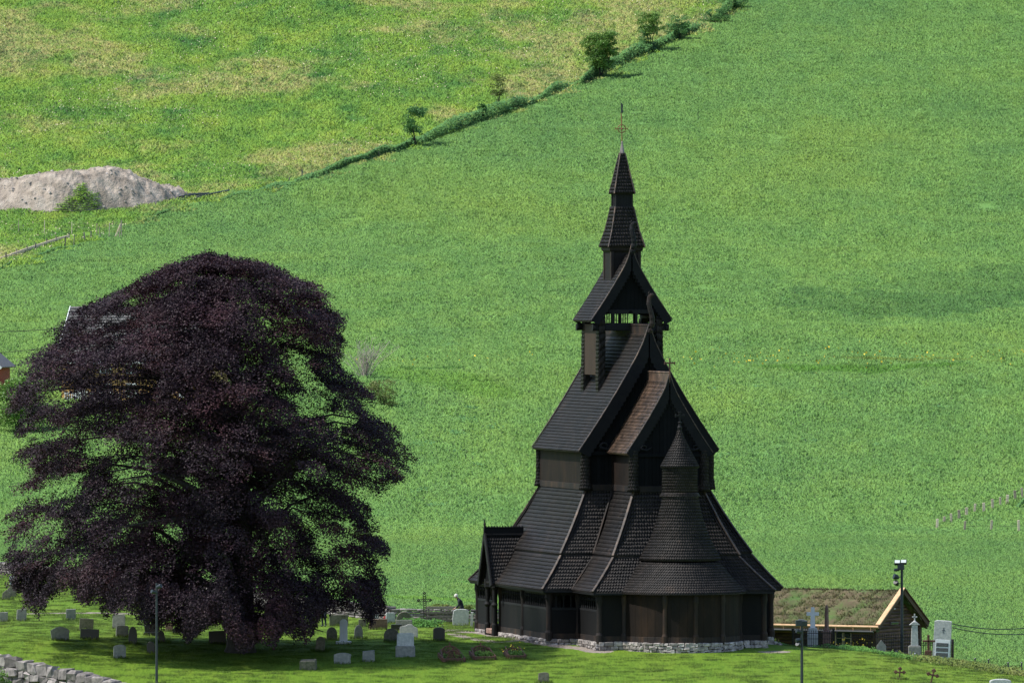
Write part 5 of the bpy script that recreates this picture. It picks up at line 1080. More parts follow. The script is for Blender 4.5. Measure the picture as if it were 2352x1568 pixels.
# cast-iron grave surrounds
def surround(px, yb, wpx, ytop, label, second=False):
    g = G(px, yb); k = PXM(g.y); w = wpx/k*.82; L_ = 2.0; hb = (yb-ytop)/k-.2; o = empty('grave_surround', tuple(g), R(8), label, 'grave plot', 'iron framed graves beside the church path')
    mb = MB(); mb.beam((-w/2, 0, .1), (w/2, 0, .1), .14, .22, .02); mb.beam((-w/2, L_, .3), (w/2, L_, .3), .12, .3, .02)
    for s_ in (-1, 1): mb.beam((s_*w/2, 0, .12), (s_*w/2, L_, .34), .1, .24, .02); mb.beam((s_*w/2, .1, .2), (s_*w/2*.8, L_, .62), .07, .08, .01)
    mb.build('kerb', M['rust'], o)
    def head(y, ww, hh, sc_=1):
        mb = MB(); n = 12
        arch = [(-ww/2*math.cos(math.pi*i/n), y, .2+hh*(.35+.6*math.sin(math.pi*i/n))) for i in range(n+1)]
        mb.tube([(-ww/2, y, .1)]+arch+[(ww/2, y, .1)], .045, 6)
        for i in range(1, n): x, _, z = arch[i]; mb.tube([(x, y, .2), (x, y, z)], .028, 5)
        for i in range(1, n-1, 2): mb.tube([arch[i], (arch[i+1][0], y, .3)], .024, 5); mb.cbox((arch[i][0], y, arch[i][2]*.6), (.13, .04, .15), .02)
        x, _, z = arch[n//2]; mb.tube([(x, y, z), (x, y, z+.2)], .03, 5); mb.cbox((x, y, z+.12), (.15, .05, .05), .01); mb.cbox((x, y, .55*hh), (ww*.5, .03, hh*.5), .03)
        mb.build('headpiece', M['rust'], o)
    head(L_*.9, w*.8, hb*.72)
    if second: head(.35, w*.6, hb*.5)
    r = np.random.default_rng(int(px)); n = 260; P = np.stack([r.uniform(-w*.42, w*.42, n), r.uniform(.1, L_*.85, n), r.uniform(.15, .42, n)], -1); V = np.stack([P, P+r.normal(0, .05, (n, 3)), P+r.normal(0, .05, (n, 3))+[0, 0, .06], P+r.normal(0, .04, (n, 3))], 1)
    link('plants', np_mesh('plants', V.reshape(-1, 3), [np.arange(n*4).reshape(n, 4)], tone=np.repeat(r.random(n), 4)), M['green_leaf'], o)
surround(1043, 1520, 62, 1474, 'leftmost iron framed grave with two arched lattice headpieces', True)
surround(1114, 1515, 60, 1475, 'middle iron framed grave filled with a green plant')
surround(1188, 1513, 48, 1484, 'rightmost and smallest iron framed grave with thin yellow flowers')
# ------------------------------------------------------------------ walls of the churchyard
def world_wall(name, pts_, h, mat, wmin, wmax, hmin, hmax, th, label, ztop=None, jit=.03, batter=0):
    mb = MB()
    for A, B in zip(pts_[:-1], pts_[1:]):
        A = Vector(A); B = Vector(B); L = (B-A).length; d = (B-A)/L; row = 0; zz = 0
        while zz < h:
            hh = random.uniform(hmin, hmax); x = random.uniform(-.2, 0)
            while x < L:
                w = min(random.uniform(wmin, wmax), L-x+.1); c = A+d*(x+w/2); gz_ = (ztop(c.x, c.y)-zz-hh/2) if ztop else (float(T(c.x, c.y+.0))+zz+hh/2-.1)
                dx = -d.y*batter*zz*(-1); mb.cbox((c.x+dx, c.y-d.x*batter*zz*(-1)*-1, gz_+random.uniform(-.02, .02)), (w-.02, th*random.uniform(.85, 1.1), hh-.015), min(.09, hh*.25), rz=math.atan2(d.y, d.x)+random.uniform(-.06, .06), jit=jit, tone=random.random()); x += w
            zz += hh
    return tag(mb.build(name, M[mat]), label, 'wall')
world_wall('stone_wall', [(-34, 66.2), (-7.2, 22.6), (1.5, 22.6)], .95, 'wall_stone', .25, .7, .12, .2, .55, 'low dry stone wall at the back of the churchyard', jit=.02)
ry = lambda y: ret_line(y)
world_wall('retaining_wall', [(float(ry(-6))-.1, -6), (float(ry(-33))-.1, -33)], 3.4, 'wall_stone', .5, 1.15, .35, .68, .7, 'big stone retaining wall below the lawn at lower left', ztop=lambda x, y: float(T(x+1.0, y+.6))+.02, jit=.09)
bush('shrub', 22, 1600, 74, 130, 'bright green shrub growing against the retaining wall at the left edge', 'shrub', M['green_leaf'], 'shrubs below the retaining wall', 0, 1.5, leaf=.06, P0=Vector((-28.6, -25.5, float(T(-31, -27)))), ry=.8)
bush('shrub', 105, 1600, 60, 92, 'bright green shrub against the retaining wall beside its corner stones', 'shrub', M['green_leaf'], 'shrubs below the retaining wall', 0, 1.5, leaf=.06, P0=Vector((-26.4, -28.5, float(T(-30, -30))+.2)), ry=.7)
# plank fence in front of the back wall
g0, g1 = G(984, 1431), G(1043, 1431); o = empty('plank_fence', tuple(g0), 0, 'weathered grey plank fence in front of the stone wall near the church', 'fence'); Lx = g1.x-g0.x
for i in range(3): mb = MB(); mb.cbox((Lx*i/2, 0, .45), (.12, .12, 1.0), .01); mb.build('post', M['old_wood'], o)
for z in (.16, .38, .62, .93): mb = MB(); mb.beam((-.1, -.08, z), (Lx+.15, -.08, z+.01), .05, .15, .01, tone=random.random()); mb.build('rail', M['old_wood'], o)
# ------------------------------------------------------------------ people
M['skin'] = surf_mat('skin', [(.42, .22, .15), (.52, .3, .21)], 6, .6, 0, tone=0)
def cloth(n, c): return surf_mat(n, [tuple(v*.7 for v in c), c], 4, .85, .2, 40, tone=0)
def person(px, py, label, pose, jacket, trousers, hairc, Y=None, hood=None):
    g = G(px, py) if Y is None else at(px, Y); o = empty('person', tuple(g), pose.get('rz', 0), label, 'person'); ln = pose['lean']; s = pose.get('s', 1.0)
    V = []; E = []; Rr = []
    def v(x, y, z, r, p=None):
        V.append((x*s, y*s, z*s)); Rr.append(r*s)
        if p is not None: E.append((p, len(V)-1))
        return len(V)-1
    def up(z): t = max(0, z-.95); return -(t*math.sin(ln)), .95+t*math.cos(ln) if z > .95 else z
    pel = v(0, 0, .95, .15); x, z = up(1.1); sp = v(x, 0, z, .135, pel); x, z = up(1.3); ch = v(x, 0, z, .15, sp); x, z = up(1.44); c2 = v(x, 0, z, .1, ch); x, z = up(1.53); nk = v(x-.02, 0, z, .055, c2)
    x, z = up(1.6); h1 = v(x-.05, 0, z-.01, .085, nk); x, z = up(1.7); hx, hz = x-.08, z-.02; h2 = v(hx, 0, hz, .1, h1); h3 = v(hx-.02, 0, hz+.07, .07, h2)
    for sd in (-1, 1):
        a = v(.0, sd*.1, .86, .095, pel); k_ = v(pose.get('knee', -.03), sd*.11, .48, .065, a); an = v(.04, sd*.11, .1, .045, k_); v(-.12, sd*.12, .05, .04, an)
        x, z = up(1.4); sh = v(x, sd*.18, z, .07, c2); ex, ez = x-.04, z-.28; el = v(ex, sd*.23, ez, .052, sh); wx, wz = ex-.18, ez-.16; wr = v(wx, sd*.2, wz, .034, el); pm_ = v(wx-.07, sd*.19, wz-.03, .036, wr)
        for f in range(4):
            fy = sd*.19+(f-1.5)*.021; L_ = (.07, .08, .075, .06)[f]; f1 = v(wx-.1, fy, wz-.04, .011, pm_); f2 = v(wx-.1-L_*.5, fy, wz-.055, .010, f1); v(wx-.1-L_*.8, fy, wz-.055-L_*.5, .008, f2)
        t1 = v(wx-.06, sd*.19-sd*.045, wz-.03, .012, pm_); v(wx-.1, sd*.19-sd*.06, wz-.05, .009, t1)
    me = bpy.data.meshes.new('body'); me.from_pydata(V, E, []); ob = bpy.data.objects.new('tmp_body', me); COL.objects.link(ob)
    sk = ob.modifiers.new('s', 'SKIN')
    for i, r_ in enumerate(Rr): me.skin_vertices[0].data[i].radius = (r_, r_*(1.0 if r_ < .12 else .8)); me.skin_vertices[0].data[i].use_root = (i == 0)
    if True:
        for i in (pel, sp, ch): me.skin_vertices[0].data[i].radius = (Rr[i]*.78, Rr[i]*1.15)
    ob.modifiers.new('d', 'SUBSURF').levels = 2; bpy.context.view_layer.update(); dg = bpy.context.evaluated_depsgraph_get()
    bm_ = bpy.data.meshes.new_from_object(ob.evaluated_get(dg)); bpy.data.objects.remove(ob)
    mats = [cloth('jacket', jacket), cloth('trousers', trousers), M['skin'], M['black_stone']]; bm_.materials.clear()
    for m_ in mats: bm_.materials.append(m_)
    for p in bm_.polygons:
        c = p.center/s; k_ = 0
        if c.z < .09: k_ = 3
        elif c.z < .9: k_ = 1
        if c.x < wx+.015 and abs(c.y) > .1 and abs(c.z-wz) < .13: k_ = 2
        if c.z > hz-.16 and abs(c.y) < .13 and c.x < hx+.16 and (Vector((c.x, c.y, c.z))-Vector((hx, 0, hz))).length < .17: k_ = 2
        p.material_index = k_; p.use_smooth = True
    bm_.name = 'body'; bo = link('body', bm_, None, o)
    mb = MB(); n = 14; rings = []
    vs = []; fs = []
    for i in range(8):
        a = i/7*math.pi*.62
        for j in range(n):
            b = 2*math.pi*j/n; q = Vector((math.sin(a)*math.cos(b)*.118+.02, math.sin(a)*math.sin(b)*.108, math.cos(a)*.13)); q.rotate(Matrix.Rotation(.35-ln*.6, 3, 'Y')); vs.append(((q.x+hx)*s, q.y*s, (q.z+hz+.025)*s))
    for i in range(7):
        for j in range(n): fs.append([i*n+j, i*n+(j+1) % n, (i+1)*n+(j+1) % n, (i+1)*n+j])
    mb.add(vs, fs); mb.build('hood' if hood else 'hair', cloth('hair', hood or hairc), o, True)
    mb = MB(); mb.tube([((hx-.12)*s, 0, (hz-.01)*s), ((hx-.15)*s, 0, (hz-.04)*s)], [.02*s, .014*s], 6); mb.build('nose', M['skin'], o)
    if not hood:
        x, z = up(1.5); mb = MB(); mb.lathe(((x)*s, 0, (z)*s), [(.085*s, -.02), (.075*s, .03), (.06*s, .04)], 12); mb.build('collar', cloth('shirt', (.7, .72, .78)), o)
    return o
person(1062, 1434, 'white haired person in dark jacket and blue jeans bending by a large gravestone', {'lean': .42, 'knee': -.02, 's': 1.02}, (.012, .016, .025), (.04, .09, .25), (.75, .7, .64), Y=19.2)
person(744, 1428, 'person in navy coat and pale blue hood standing behind the copper beech', {'lean': .08, 'rz': 1.0, 's': 1.0}, (.03, .06, .13), (.02, .03, .06), (.1, .3, .5), Y=14, hood=(.12, .36, .58))
# ------------------------------------------------------------------ lamp posts
def lamp(px, Y, ytop, r_, label, heads):
    g = at(px, Y); zt = W(px, ytop, Y).z-g.z; o = empty('floodlight_pole', tuple(g), 0, label, 'lamp pole'); mb = MB(); mb.tube([(0, 0, -.3), (0, 0, zt*.5), (0, 0, zt)], [r_*1.15, r_, r_*.85], 12); mb.lathe((0, 0, 0), [(r_*1.8, -.1), (r_*1.8, .06), (r_*1.2, .1)], 12); mb.build('pole', M['pole'], o, False)
    for (kind, dx, dz, sz, aim) in heads:
        Mx = Matrix.Translation((dx, -.1, zt+dz)) @ Matrix.Rotation(aim[0], 4, 'Z') @ Matrix.Rotation(aim[1], 4, 'X'); mb = MB()
        if kind == 'flood':
            mb.slab([(-sz/2, -sz*.36), (sz/2, -sz*.36), (sz/2, sz*.36), (-sz/2, sz*.36)], .2, Mx, .02); h = mb.build('lamp_head', M['pole'], o)
            mb = MB(); mb.slab([(-sz*.43, -sz*.3), (sz*.43, -sz*.3), (sz*.43, sz*.3), (-sz*.43, sz*.3)], .012, Mx @ Matrix.Translation((0, -.106, 0)), .003); mb.build('glass', M['lens'], h)
            mb = MB(); mb.tube([(dx*.2, 0, zt+dz*.6-.1), (dx, .05, zt+dz-sz*.3)], .025, 6); mb.build('bracket', M['pole'], h)
        elif kind == 'box':
            mb.slab([(-sz/2, -sz*.45), (sz/2, -sz*.45), (sz/2*.9, sz*.45), (-sz/2, sz*.45)], sz*.7, Mx, .03); h = mb.build('lamp_head', M['pole'], o)
            mb = MB(); mb.slab([(-sz*.42, -sz*.1), (sz*.42, -sz*.1), (sz*.42, sz*.1), (-sz*.42, sz*.1)], sz*.3, Matrix.Translation((dx*.3, 0, zt+dz+sz*.5)), .01); mb.build('cap', M['granite'], h)
        else:
            vs = [Mx @ Vector((0, y, 0)) for y in (.12, 0, -.16, -.2)]; mb.tube([tuple(q) for q in vs], [sz*.3, sz*.5, sz*.55, sz*.5], 12); h = mb.build('spotlight', M['pole'], o, False)
            mb = MB(); mb.tube([(0, 0, zt+dz+.02), (dx, 0, zt+dz)], .025, 6); mb.build('bracket', M['pole'], h)
    return o
GL = 'dark floodlight poles of the churchyard'
lamp(2071.7, 3, 1300, .085, 'tall dark pole with two big floodlights beside the sod roofed cabin', [('flood', -.26, .22, .34, (-.1, -.65)), ('flood', .1, .24, .34, (-.1, -.65)), ('box', -.06, -.02, .4, (0, 0)), ('spot', -.3, -.62, .3, (-1.2, -.3)), ('spot', -.3, -1.0, .28, (-.5, -.6)), ('spot', -.26, -.2, .16, (-1.4, 0))])['group'] = GL
lamp(1842, -34, 1424, .075, 'near dark pole with boxy lamp heads in front of the church and cabin', [('box', -.16, -.14, .36, (.1, 0)), ('box', .13, -.16, .34, (0, .1)), ('spot', -.14, -.6, .2, (-1.0, -.2)), ('spot', -.16, -1.05, .2, (-1.0, .2)), ('spot', -.16, -1.35, .24, (-.6, -.5))])['group'] = GL
lamp(359.5, -30, 1338, .065, 'slender dark pole rising into the copper beech at left', [('spot', .1, -.2, .22, (.9, -.3)), ('spot', -.12, -.5, .2, (-.9, -.3))])['group'] = GL
# ------------------------------------------------------------------ sod roofed log cabin
CC = at(2010, 6); CC.z = -1.75; cab = empty('log_cabin', tuple(CC), R(-30), 'low brown log cabin with mossy sod roof right of the church', 'cabin')
# local: -x runs along the long side to the left and back, +y runs back to the right along the gable
CL, CWd = 9.6, 5.3; ZEV = .45-CC.z; ZRG = 2.2-CC.z
mb = MB(); n = int(ZEV/.2)
for i in range(n): z = .1+i*.2; mb.tube([(-CL, 0, z), (.18, 0, z)], .115, 8, tone=random.random())
mb.build('front_wall', M['log'], cab)
mb = MB()
for i in range(int(ZRG/.2)-1):
    z = .2+i*.2; f = 0 if z < ZEV else (z-ZEV)/(ZRG-ZEV); a, b = CWd/2*f, CWd-CWd/2*f; mb.tube([(0, a-.15 if f == 0 else a+.1, z), (0, b+.15 if f == 0 else b-.1, z)], .115, 8, tone=random.random())
mb.build('gable_wall', M['log'], cab)
mb = MB(); mb.cbox((-CL/2, CWd-.1, ZEV/2), (CL, .2, ZEV), .02); mb.cbox((-CL, CWd/2, ZEV/2), (.2, CWd, ZEV), .02); mb.build('rear_wall', M['log'], cab)
mb = MB()
for (x, y) in ((.05, -.05), (.05, CWd+.05)): mb.cbox((x, y, ZEV/2), (.28, .28, ZEV), .03, tone=.4)
mb.build('corner_board', M['brown_wood'], cab)
ov, og = .42, .45
def sod(sgn, name):
    r = np.random.default_rng(3); nx, ny = 90, 34; X = np.linspace(-CL-.3, og, nx); Tn = np.linspace(0, 1, ny); XX_, TT_ = np.meshgrid(X, Tn)
    y0 = CWd/2; Yv = y0+sgn*(CWd/2+ov)*TT_; slope = (ZRG-ZEV)/(CWd/2); Zv = ZRG+.16-slope*(CWd/2+ov)*TT_
    rows_ = TT_*4.2; colp = XX_/1.15+np.floor(rows_)*.37+TT_*1.2; seam = np.minimum(np.abs(rows_-np.round(rows_))*.8, np.abs(colp-np.round(colp))*1.1)
    Zv = Zv+.10*np.clip(seam*7, 0, 1)-.1+vnoise(XX_*5, TT_*20, 2)*.06; top = np.stack([XX_, Yv, Zv], -1).reshape(-1, 3); bot = top-np.array([0, 0, .28]); k = nx*ny; g = np.arange(k).reshape(ny, nx)
    q = np.stack([g[:-1, :-1], g[1:, :-1], g[1:, 1:], g[:-1, 1:]], -1).reshape(-1, 4); ed = np.concatenate([g[0], g[1:, -1], g[-1, ::-1][1:], g[::-1, 0][1:]])
    tn = .3+.5*vnoise(np.round(colp), np.round(rows_), 6); return link(name, np_mesh(name, np.concatenate([top, bot]), [q, q+k, np.stack([ed[:-1], ed[1:], ed[1:]+k, ed[:-1]+k], -1)], tone=np.concatenate([tn.ravel(), tn.ravel()])), M['sod'], cab)
sod(-1, 'sod_roof'); sod(1, 'sod_roof')
def turf():
    r = np.random.default_rng(9); n = 15000; x = r.uniform(-CL-.3, og, n); t = r.random(n); t[:2500] = r.uniform(.95, 1.0, 2500); t[2500:3600] = r.uniform(0, .03, 1100); y = CWd/2-(CWd/2+ov)*t; z = ZRG+.1-((ZRG-ZEV)/(CWd/2))*(CWd/2+ov)*t
    P = np.stack([x, y, z], -1); h_ = np.stack([r.normal(0, .05, n), r.normal(-.03, .05, n), r.uniform(.04, .16, n)], -1); w_ = np.stack([r.uniform(.015, .04, n), r.normal(0, .01, n), np.zeros(n)], -1); ok = vnoise(x*1.3, t*5, 4)+r.random(n)*.4 > .55; P, h_, w_ = P[ok], h_[ok], w_[ok]; n = len(P)
    o = link('turf_grass', np_mesh('turf_grass', np.stack([P-w_, P+w_, P+h_+w_*.3, P+h_-w_*.3], 1).reshape(-1, 3), [np.arange(n*4).reshape(n, 4)], tone=np.repeat(r.random(n), 4)), M['turf'], cab); o['kind'] = 'stuff'
M['turf'] = blade_mat('turf_leaf', const_greens([(.07, .085, .03), (.11, .105, .045), (.10, .15, .035)]))
turf()
slope = (ZRG-ZEV)/(CWd/2)
mb = MB(); ze = ZEV-slope*ov; mb.tube([(-CL-.3, -ov-.06, ze+.14), (og+.05, -ov-.06, ze+.14)], .085, 8, tone=.7); mb.cbox((-CL/2, -ov-.03, ze-.02), (CL+.6, .05, .14), .01, tone=.2)
for i in range(9): mb.cbox((-i*1.15, -ov-.1, ze+.02), (.05, .06, .22), .01, tone=.2)
mb.build('eave_log', M['fresh_wood'], cab)
mb = MB(); mb.tube([(-CL-.2, -ov-.08, ze-.12), (og-.3, -ov-.08, ze-.14)], .08, 8); mb.build('gutter', M['pole'], cab)
for sg in (-1, 1):
    mb = MB(); y0 = CWd/2; a = (og+.03, y0, ZRG+.12); b = (og+.03, y0+sg*(CWd/2+ov+.05), ZRG+.12-slope*(CWd/2+ov+.05)); mb.beam(a, b, .07, .3, .01); o = mb.build('barge_board', M['brown_wood'], cab)
    mb = MB(); mb.beam((og-.02, y0, ZRG+.3), (og-.02, b[1], b[2]+.18), .3, .07, .01, tone=.8); mb.build('cap_board', M['fresh_wood'] if sg < 0 else M['brown_wood'], o)  # left cap coloured pale as if sunlit, right cap left dark
wx0 = -2.0
for dx in (-.26, .26):
    mb = MB(); z0, z1 = ZEV-1.25, ZEV-.35
    for (cx, cz_, sx_, sz_) in ((dx-.23, (z0+z1)/2, .06, z1-z0), (dx+.23, (z0+z1)/2, .06, z1-z0), (dx, z0, .5, .06), (dx, z1, .5, .06), (dx, z0+.42, .44, .035)): mb.cbox((wx0+cx, -.16, cz_), (sx_, .08, sz_), .008)
    w_ = mb.build('window', M['post_wood'], cab); mb = MB(); mb.cbox((wx0+dx, -.13, (z0+z1)/2), (.42, .02, z1-z0-.03), .002); mb.build('pane', M['glass'], w_)
mb = MB(); mb.cbox((.16, 2.1, ZEV+.0), (.06, .95, .16), .01); w_ = mb.build('vent_window', M['old_wood'], cab); mb = MB(); mb.cbox((.2, 2.1, ZEV), (.02, .85, .1), .003); mb.build('pane', M['glass'], w_)
mb = MB(); mb.cbox((.2, 1.75, ZRG-.75), (.12, .12, .3), .02); mb.cbox((.2, 1.8, ZRG-.9), (.2, .4, .05), .01); mb.lathe((.25, 1.35, ZRG-1.08), [(.03, -.05), (.07, 0), (.03, .06)], 8); mb.build('wall_lamp', M['white_paint'], cab)
# ------------------------------------------------------------------ monuments right of the church
def mono(name, px, Y, label, cat='monument', grp=None): g = at(px, Y); return empty(name, tuple(g), 0, label, cat, grp), g
def zz(px, py, Y, g): return W(px, py, Y).z-g.z
Y = 0.5; o, g = mono('cross_monument', 1867, Y, 'white stone cross on a stepped pale plinth behind iron railings')
zt, z1, z2 = zz(1867, 1394, Y, g), zz(1867, 1409, Y, g), zz(1867, 1441, Y, g)
mb = MB(); mb.slab([(-.15, z2), (.15, z2), (.1, zt), (-.1, zt)], .16, Matrix.Identity(4), .02); mb.slab([(-.36, z1-.1), (.36, z1-.1), (.36, z1+.1), (-.36, z1+.1)], .15, Matrix.Identity(4), .02); mb.build('cross', M['white_marble'], o)
mb = MB(); mb.slab([(-.32, z2-.35), (.32, z2-.35), (.24, z2), (-.24, z2)], .4, Matrix.Identity(4), .03); mb.cbox((0, 0, (z2-.35)/2-.1), (.62, .5, z2-.35+.2), .03); mb.build('plinth', M['granite_light'], o)
Y = .8; o, g = mono('obelisk', 1899, Y, 'slim red brown stone obelisk on a plinth beside the white cross'); zt, z2 = zz(1899, 1388, Y, g), zz(1899, 1450, Y, g)
mb = MB(); mb.lathe((0, 0, 0), [(.2, z2-.02), (.13, z2+.25), (.1, zt-.15), (.02, zt)], 4); mb.build('shaft', M['granite_red'], o); mb = MB(); mb.cbox((0, 0, z2/2-.1), (.48, .45, z2+.2), .03); mb.cbox((0, 0, z2), (.56, .52, .08), .02); mb.build('plinth', M['granite_red'], o)
def railing(px0, px1, Y0, Y1, h, label, sides=True, n=None):
    a, b = at(px0, Y0), at(px1, Y0); o = empty('iron_railing', tuple(a), 0, label, 'railing'); Lx = b.x-a.x; D = Y1-Y0
    def run(x0, y0, x1, y1):
        L = math.hypot(x1-x0, y1-y0); n = max(2, int(L/.13)); mb = MB()
        for z in (.15, h*.55, h*.88): mb.beam((x0, y0, z), (x1, y1, z), .025, .03, .004)
        for i in range(n+1):
            x = x0+(x1-x0)*i/n; y = y0+(y1-y0)*i/n; mb.tube([(x, y, -.25), (x, y, h)], .014, 5); mb.tube([(x, y, h-.02), (x, y, h+.1)], [.03, .004], 5)
        mb.build('rail_panel', M['iron'], o)
    run(0, 0, Lx, 0)
    if sides: run(0, 0, 0, D); run(Lx, 0, Lx, D); run(0, D, Lx, D)
    for (x, y) in ((0, 0), (Lx, 0)): mb = MB(); mb.tube([(x, y, -.3), (x, y, h+.08)], .03, 8); mb.lathe((x, y, h+.08), [(.02, 0), (.05, .04), (.02, .09)], 8); mb.build('corner_post', M['iron'], o)
    return o
railing(1822, 1916, -.6, 2.2, .95, 'black iron railing round the white cross and red obelisk')
railing(1922, 2100, 2.0, 2.6, 1.0, 'long thin iron railing in front of the log cabin', False)
railing(2110, 2190, 1.8, 4.2, 1.55, 'tall black iron railing behind the white memorial slab')
Y = -1.2; o, g = mono('obelisk', 2101, Y, 'grey stone column topped by a small cross with a round white plaque'); z0, z1, z2, z3 = zz(2101, 1483, Y, g), zz(2101, 1434, Y, g), zz(2101, 1428, Y, g), zz(2101, 1412, Y, g)
mb = MB(); mb.slab([(-.21, z0), (.21, z0), (.17, z1), (-.17, z1)], .34, Matrix.Identity(4), .03); mb.slab([(-.3, z1), (.3, z1), (.1, z2+.03), (-.1, z2+.03)], .4, Matrix.Identity(4), .02); mb.build('shaft', M['granite_light'], o)
mb = MB(); mb.cbox((0, 0, z2+.24), (.07, .07, .48), .01); mb.cbox((0, 0, z2+.3), (.3, .07, .07), .01); mb.lathe((0, 0, z2), [(.1, 0), (.05, .1)], 10); mb.build('cross', M['granite_light'], o)
mb = MB(); mb.cbox((0, 0, z0/2-.1), (.72, .5, z0+.2), .03); mb.cbox((0, 0, z0), (.6, .46, .08), .02); mb.build('plinth', M['granite'], o)
mb = MB(); n = 24; mb.slab([(.17*math.cos(2*math.pi*k/n), .17*math.sin(2*math.pi*k/n)) for k in range(n)], .03, Matrix.Translation((0, -.265, z0*.52)), .005); pl = mb.build('plaque', M['white_marble'], o)
mb = MB(); mb.slab([(.1*math.cos(2*math.pi*k/n), .1*math.sin(2*math.pi*k/n)) for k in range(n)], .006, Matrix.Translation((0, -.283, z0*.52)), .001); mb.build('relief', M['granite_light'], pl)
# big white memorial slab with dark plaques
Y = -.5; o, g = mono('memorial_slab', 2161, Y, 'tall whitewashed memorial slab with four dark plaques and an engraved cross'); H = zz(2165, 1424, Y, g)
Mx = Matrix.Rotation(R(3), 4, 'Y') @ Matrix.Rotation(-.1, 4, 'Z'); mb = MB(); mb.slab([(-.52, -.2), (.52, -.2), (.5, H-.03), (.3, H), (-.35, H), (-.49, H-.04)], .3, Mx, .03, jit=.01); mb.build('slab', M['granite_light'], o)
mb = MB(); mb.slab([(-.42, 0), (.46, 0), (.46, H*.62), (-.38, H*.62)], .02, Mx @ Matrix.Translation((0, -.155, 0)), .004); mb.build('panel', M['white_marble'], o)
for k in range(4):
    z = H*.52-k*.285; mb = MB(); mb.slab([(-.33, z-.115), (.37, z-.115), (.38, z+.1), (-.32, z+.1)], .02, Mx @ Matrix.Translation((0, -.17, 0)), .004); p_ = mb.build('plaque', M['plaque'], o)
    mb = MB()
    for j in range(4):
        x = -.28
        while x < .3: w_ = random.uniform(.03, .09); mb.slab([(x, z+.06-j*.045), (x+w_, z+.06-j*.045), (x+w_, z+.075-j*.045), (x, z+.075-j*.045)], .004, Mx @ Matrix.Translation((0, -.182, 0)), .0008); x += w_+.02
    mb.build('raised_lettering', M['granite'], p_)
mb = MB(); zc_ = H*.8
for dx in (-.025, .025): mb.slab([(dx-.01, zc_-.16), (dx+.01, zc_-.16), (dx+.01, zc_+.18), (dx-.01, zc_+.18)], .012, Mx @ Matrix.Translation((.05, -.153, 0)), .002)
mb.slab([(-.1, zc_+.0), (.1, zc_+.0), (.1, zc_+.03), (-.1, zc_+.03)], .012, Mx @ Matrix.Translation((.05, -.153, 0)), .002); mb.build('engraved_cross', M['plaque'], o)
Y = -5; o, g = mono('cross_monument', 2132, Y, 'dark red brown cross on a tall block in front of the memorial slab', 'monument'); zt, z1, z2 = zz(2132, 1457, Y, g), zz(2132, 1471.5, Y, g), zz(2132, 1493, Y, g)
mb = MB(); mb.cbox((.02, 0, (zt+z2)/2), (.14, .12, zt-z2), .02); mb.cbox((.04, 0, z1), (.72, .12, .11), .02); mb.build('cross', M['rust'], o); mb = MB(); mb.slab([(-.24, -.2), (.2, -.2), (.2, z2), (-.18, z2)], .35, Matrix.Identity(4), .02); mb.cbox((0, 0, .02), (.6, .5, .24), .03); mb.build('plinth', M['rust'], o)
grave(2014, 2036, 1471, 1510, 'gable', 'granite', 'pale weathered gothic gravestone with corner pinnacles below the cabin', .2, g=at(2025, -4), rz=0)
mb = MB(); a, b = at(2045, .2), at(2205, .2); mb.beam((a.x, a.y, a.z+.12), (b.x, b.y, b.z+.25), .5, .34, .03); tag(mb.build('stone_kerb', M['granite_red']), 'long low stone kerb under the memorial slab and the grey column', 'kerb')
mb = MB(); p = at(2060, -3); mb.cbox((0, 0, .25), (.16, .16, .7), .03); o = mb.build('short_post', M['pole']); o.location = p; tag(o, 'short dark post left of the grey column', 'post')
# rocks and posts on the right edge of the lawn
for (px, Y, w, h, lab) in ((2274, -13, 36, 14, 'large flat pale rock at the right edge of the lawn'), (2311, -9, 10, 12, 'small white boulder beside the chain posts'), (2165, -3.4, 60, 10, 'broad low rubble stone at the foot of the memorial slab'), (2090, -3, 14, 8, 'small pale stone beside the short dark post')):
    g = at(px, Y); k = PXM(Y); mb = MB()
    for i in range(5): mb.cbox((random.uniform(-.3, .3)*w/k, random.uniform(-.1, .1), h/k*.25), (w/k*random.uniform(.35, .6), .3, h/k*random.uniform(.5, .9)), .05, rz=random.uniform(-.3, .3), jit=.04, tone=random.random())
    o = mb.build('rock', M['rubble']); o.location = g; tag(o, lab, 'rock')
o = empty('chain_fence', tuple(at(2200, -6)), 0, 'small dark posts linked by a sagging chain at lower right', 'fence'); base_ = o.location.copy(); prev = None
for (px, Y, h) in ((2205, -8, .5), (2240, -10, .8), (2271, -10, .85), (2316, -12, .75), (2347, -15, .95)):
    p = at(px, Y)-base_; mb = MB(); mb.tube([(p.x, p.y, p.z-.3), (p.x, p.y, p.z+h*.6)], .045, 8); mb.lathe((p.x, p.y, p.z+h*.6), [(.03, 0), (.07, .05), (.03, .1)], 8); mb.build('post', M['pole'], o)
    t_ = p+Vector((0, 0, h*.55))
    if prev is not None: mb = MB(); mb.tube([tuple(prev.lerp(t_, i/8)-Vector((0, 0, .25*math.sin(math.pi*i/8)))) for i in range(9)], .015, 5); mb.build('chain', M['iron'], o)
    prev = t_
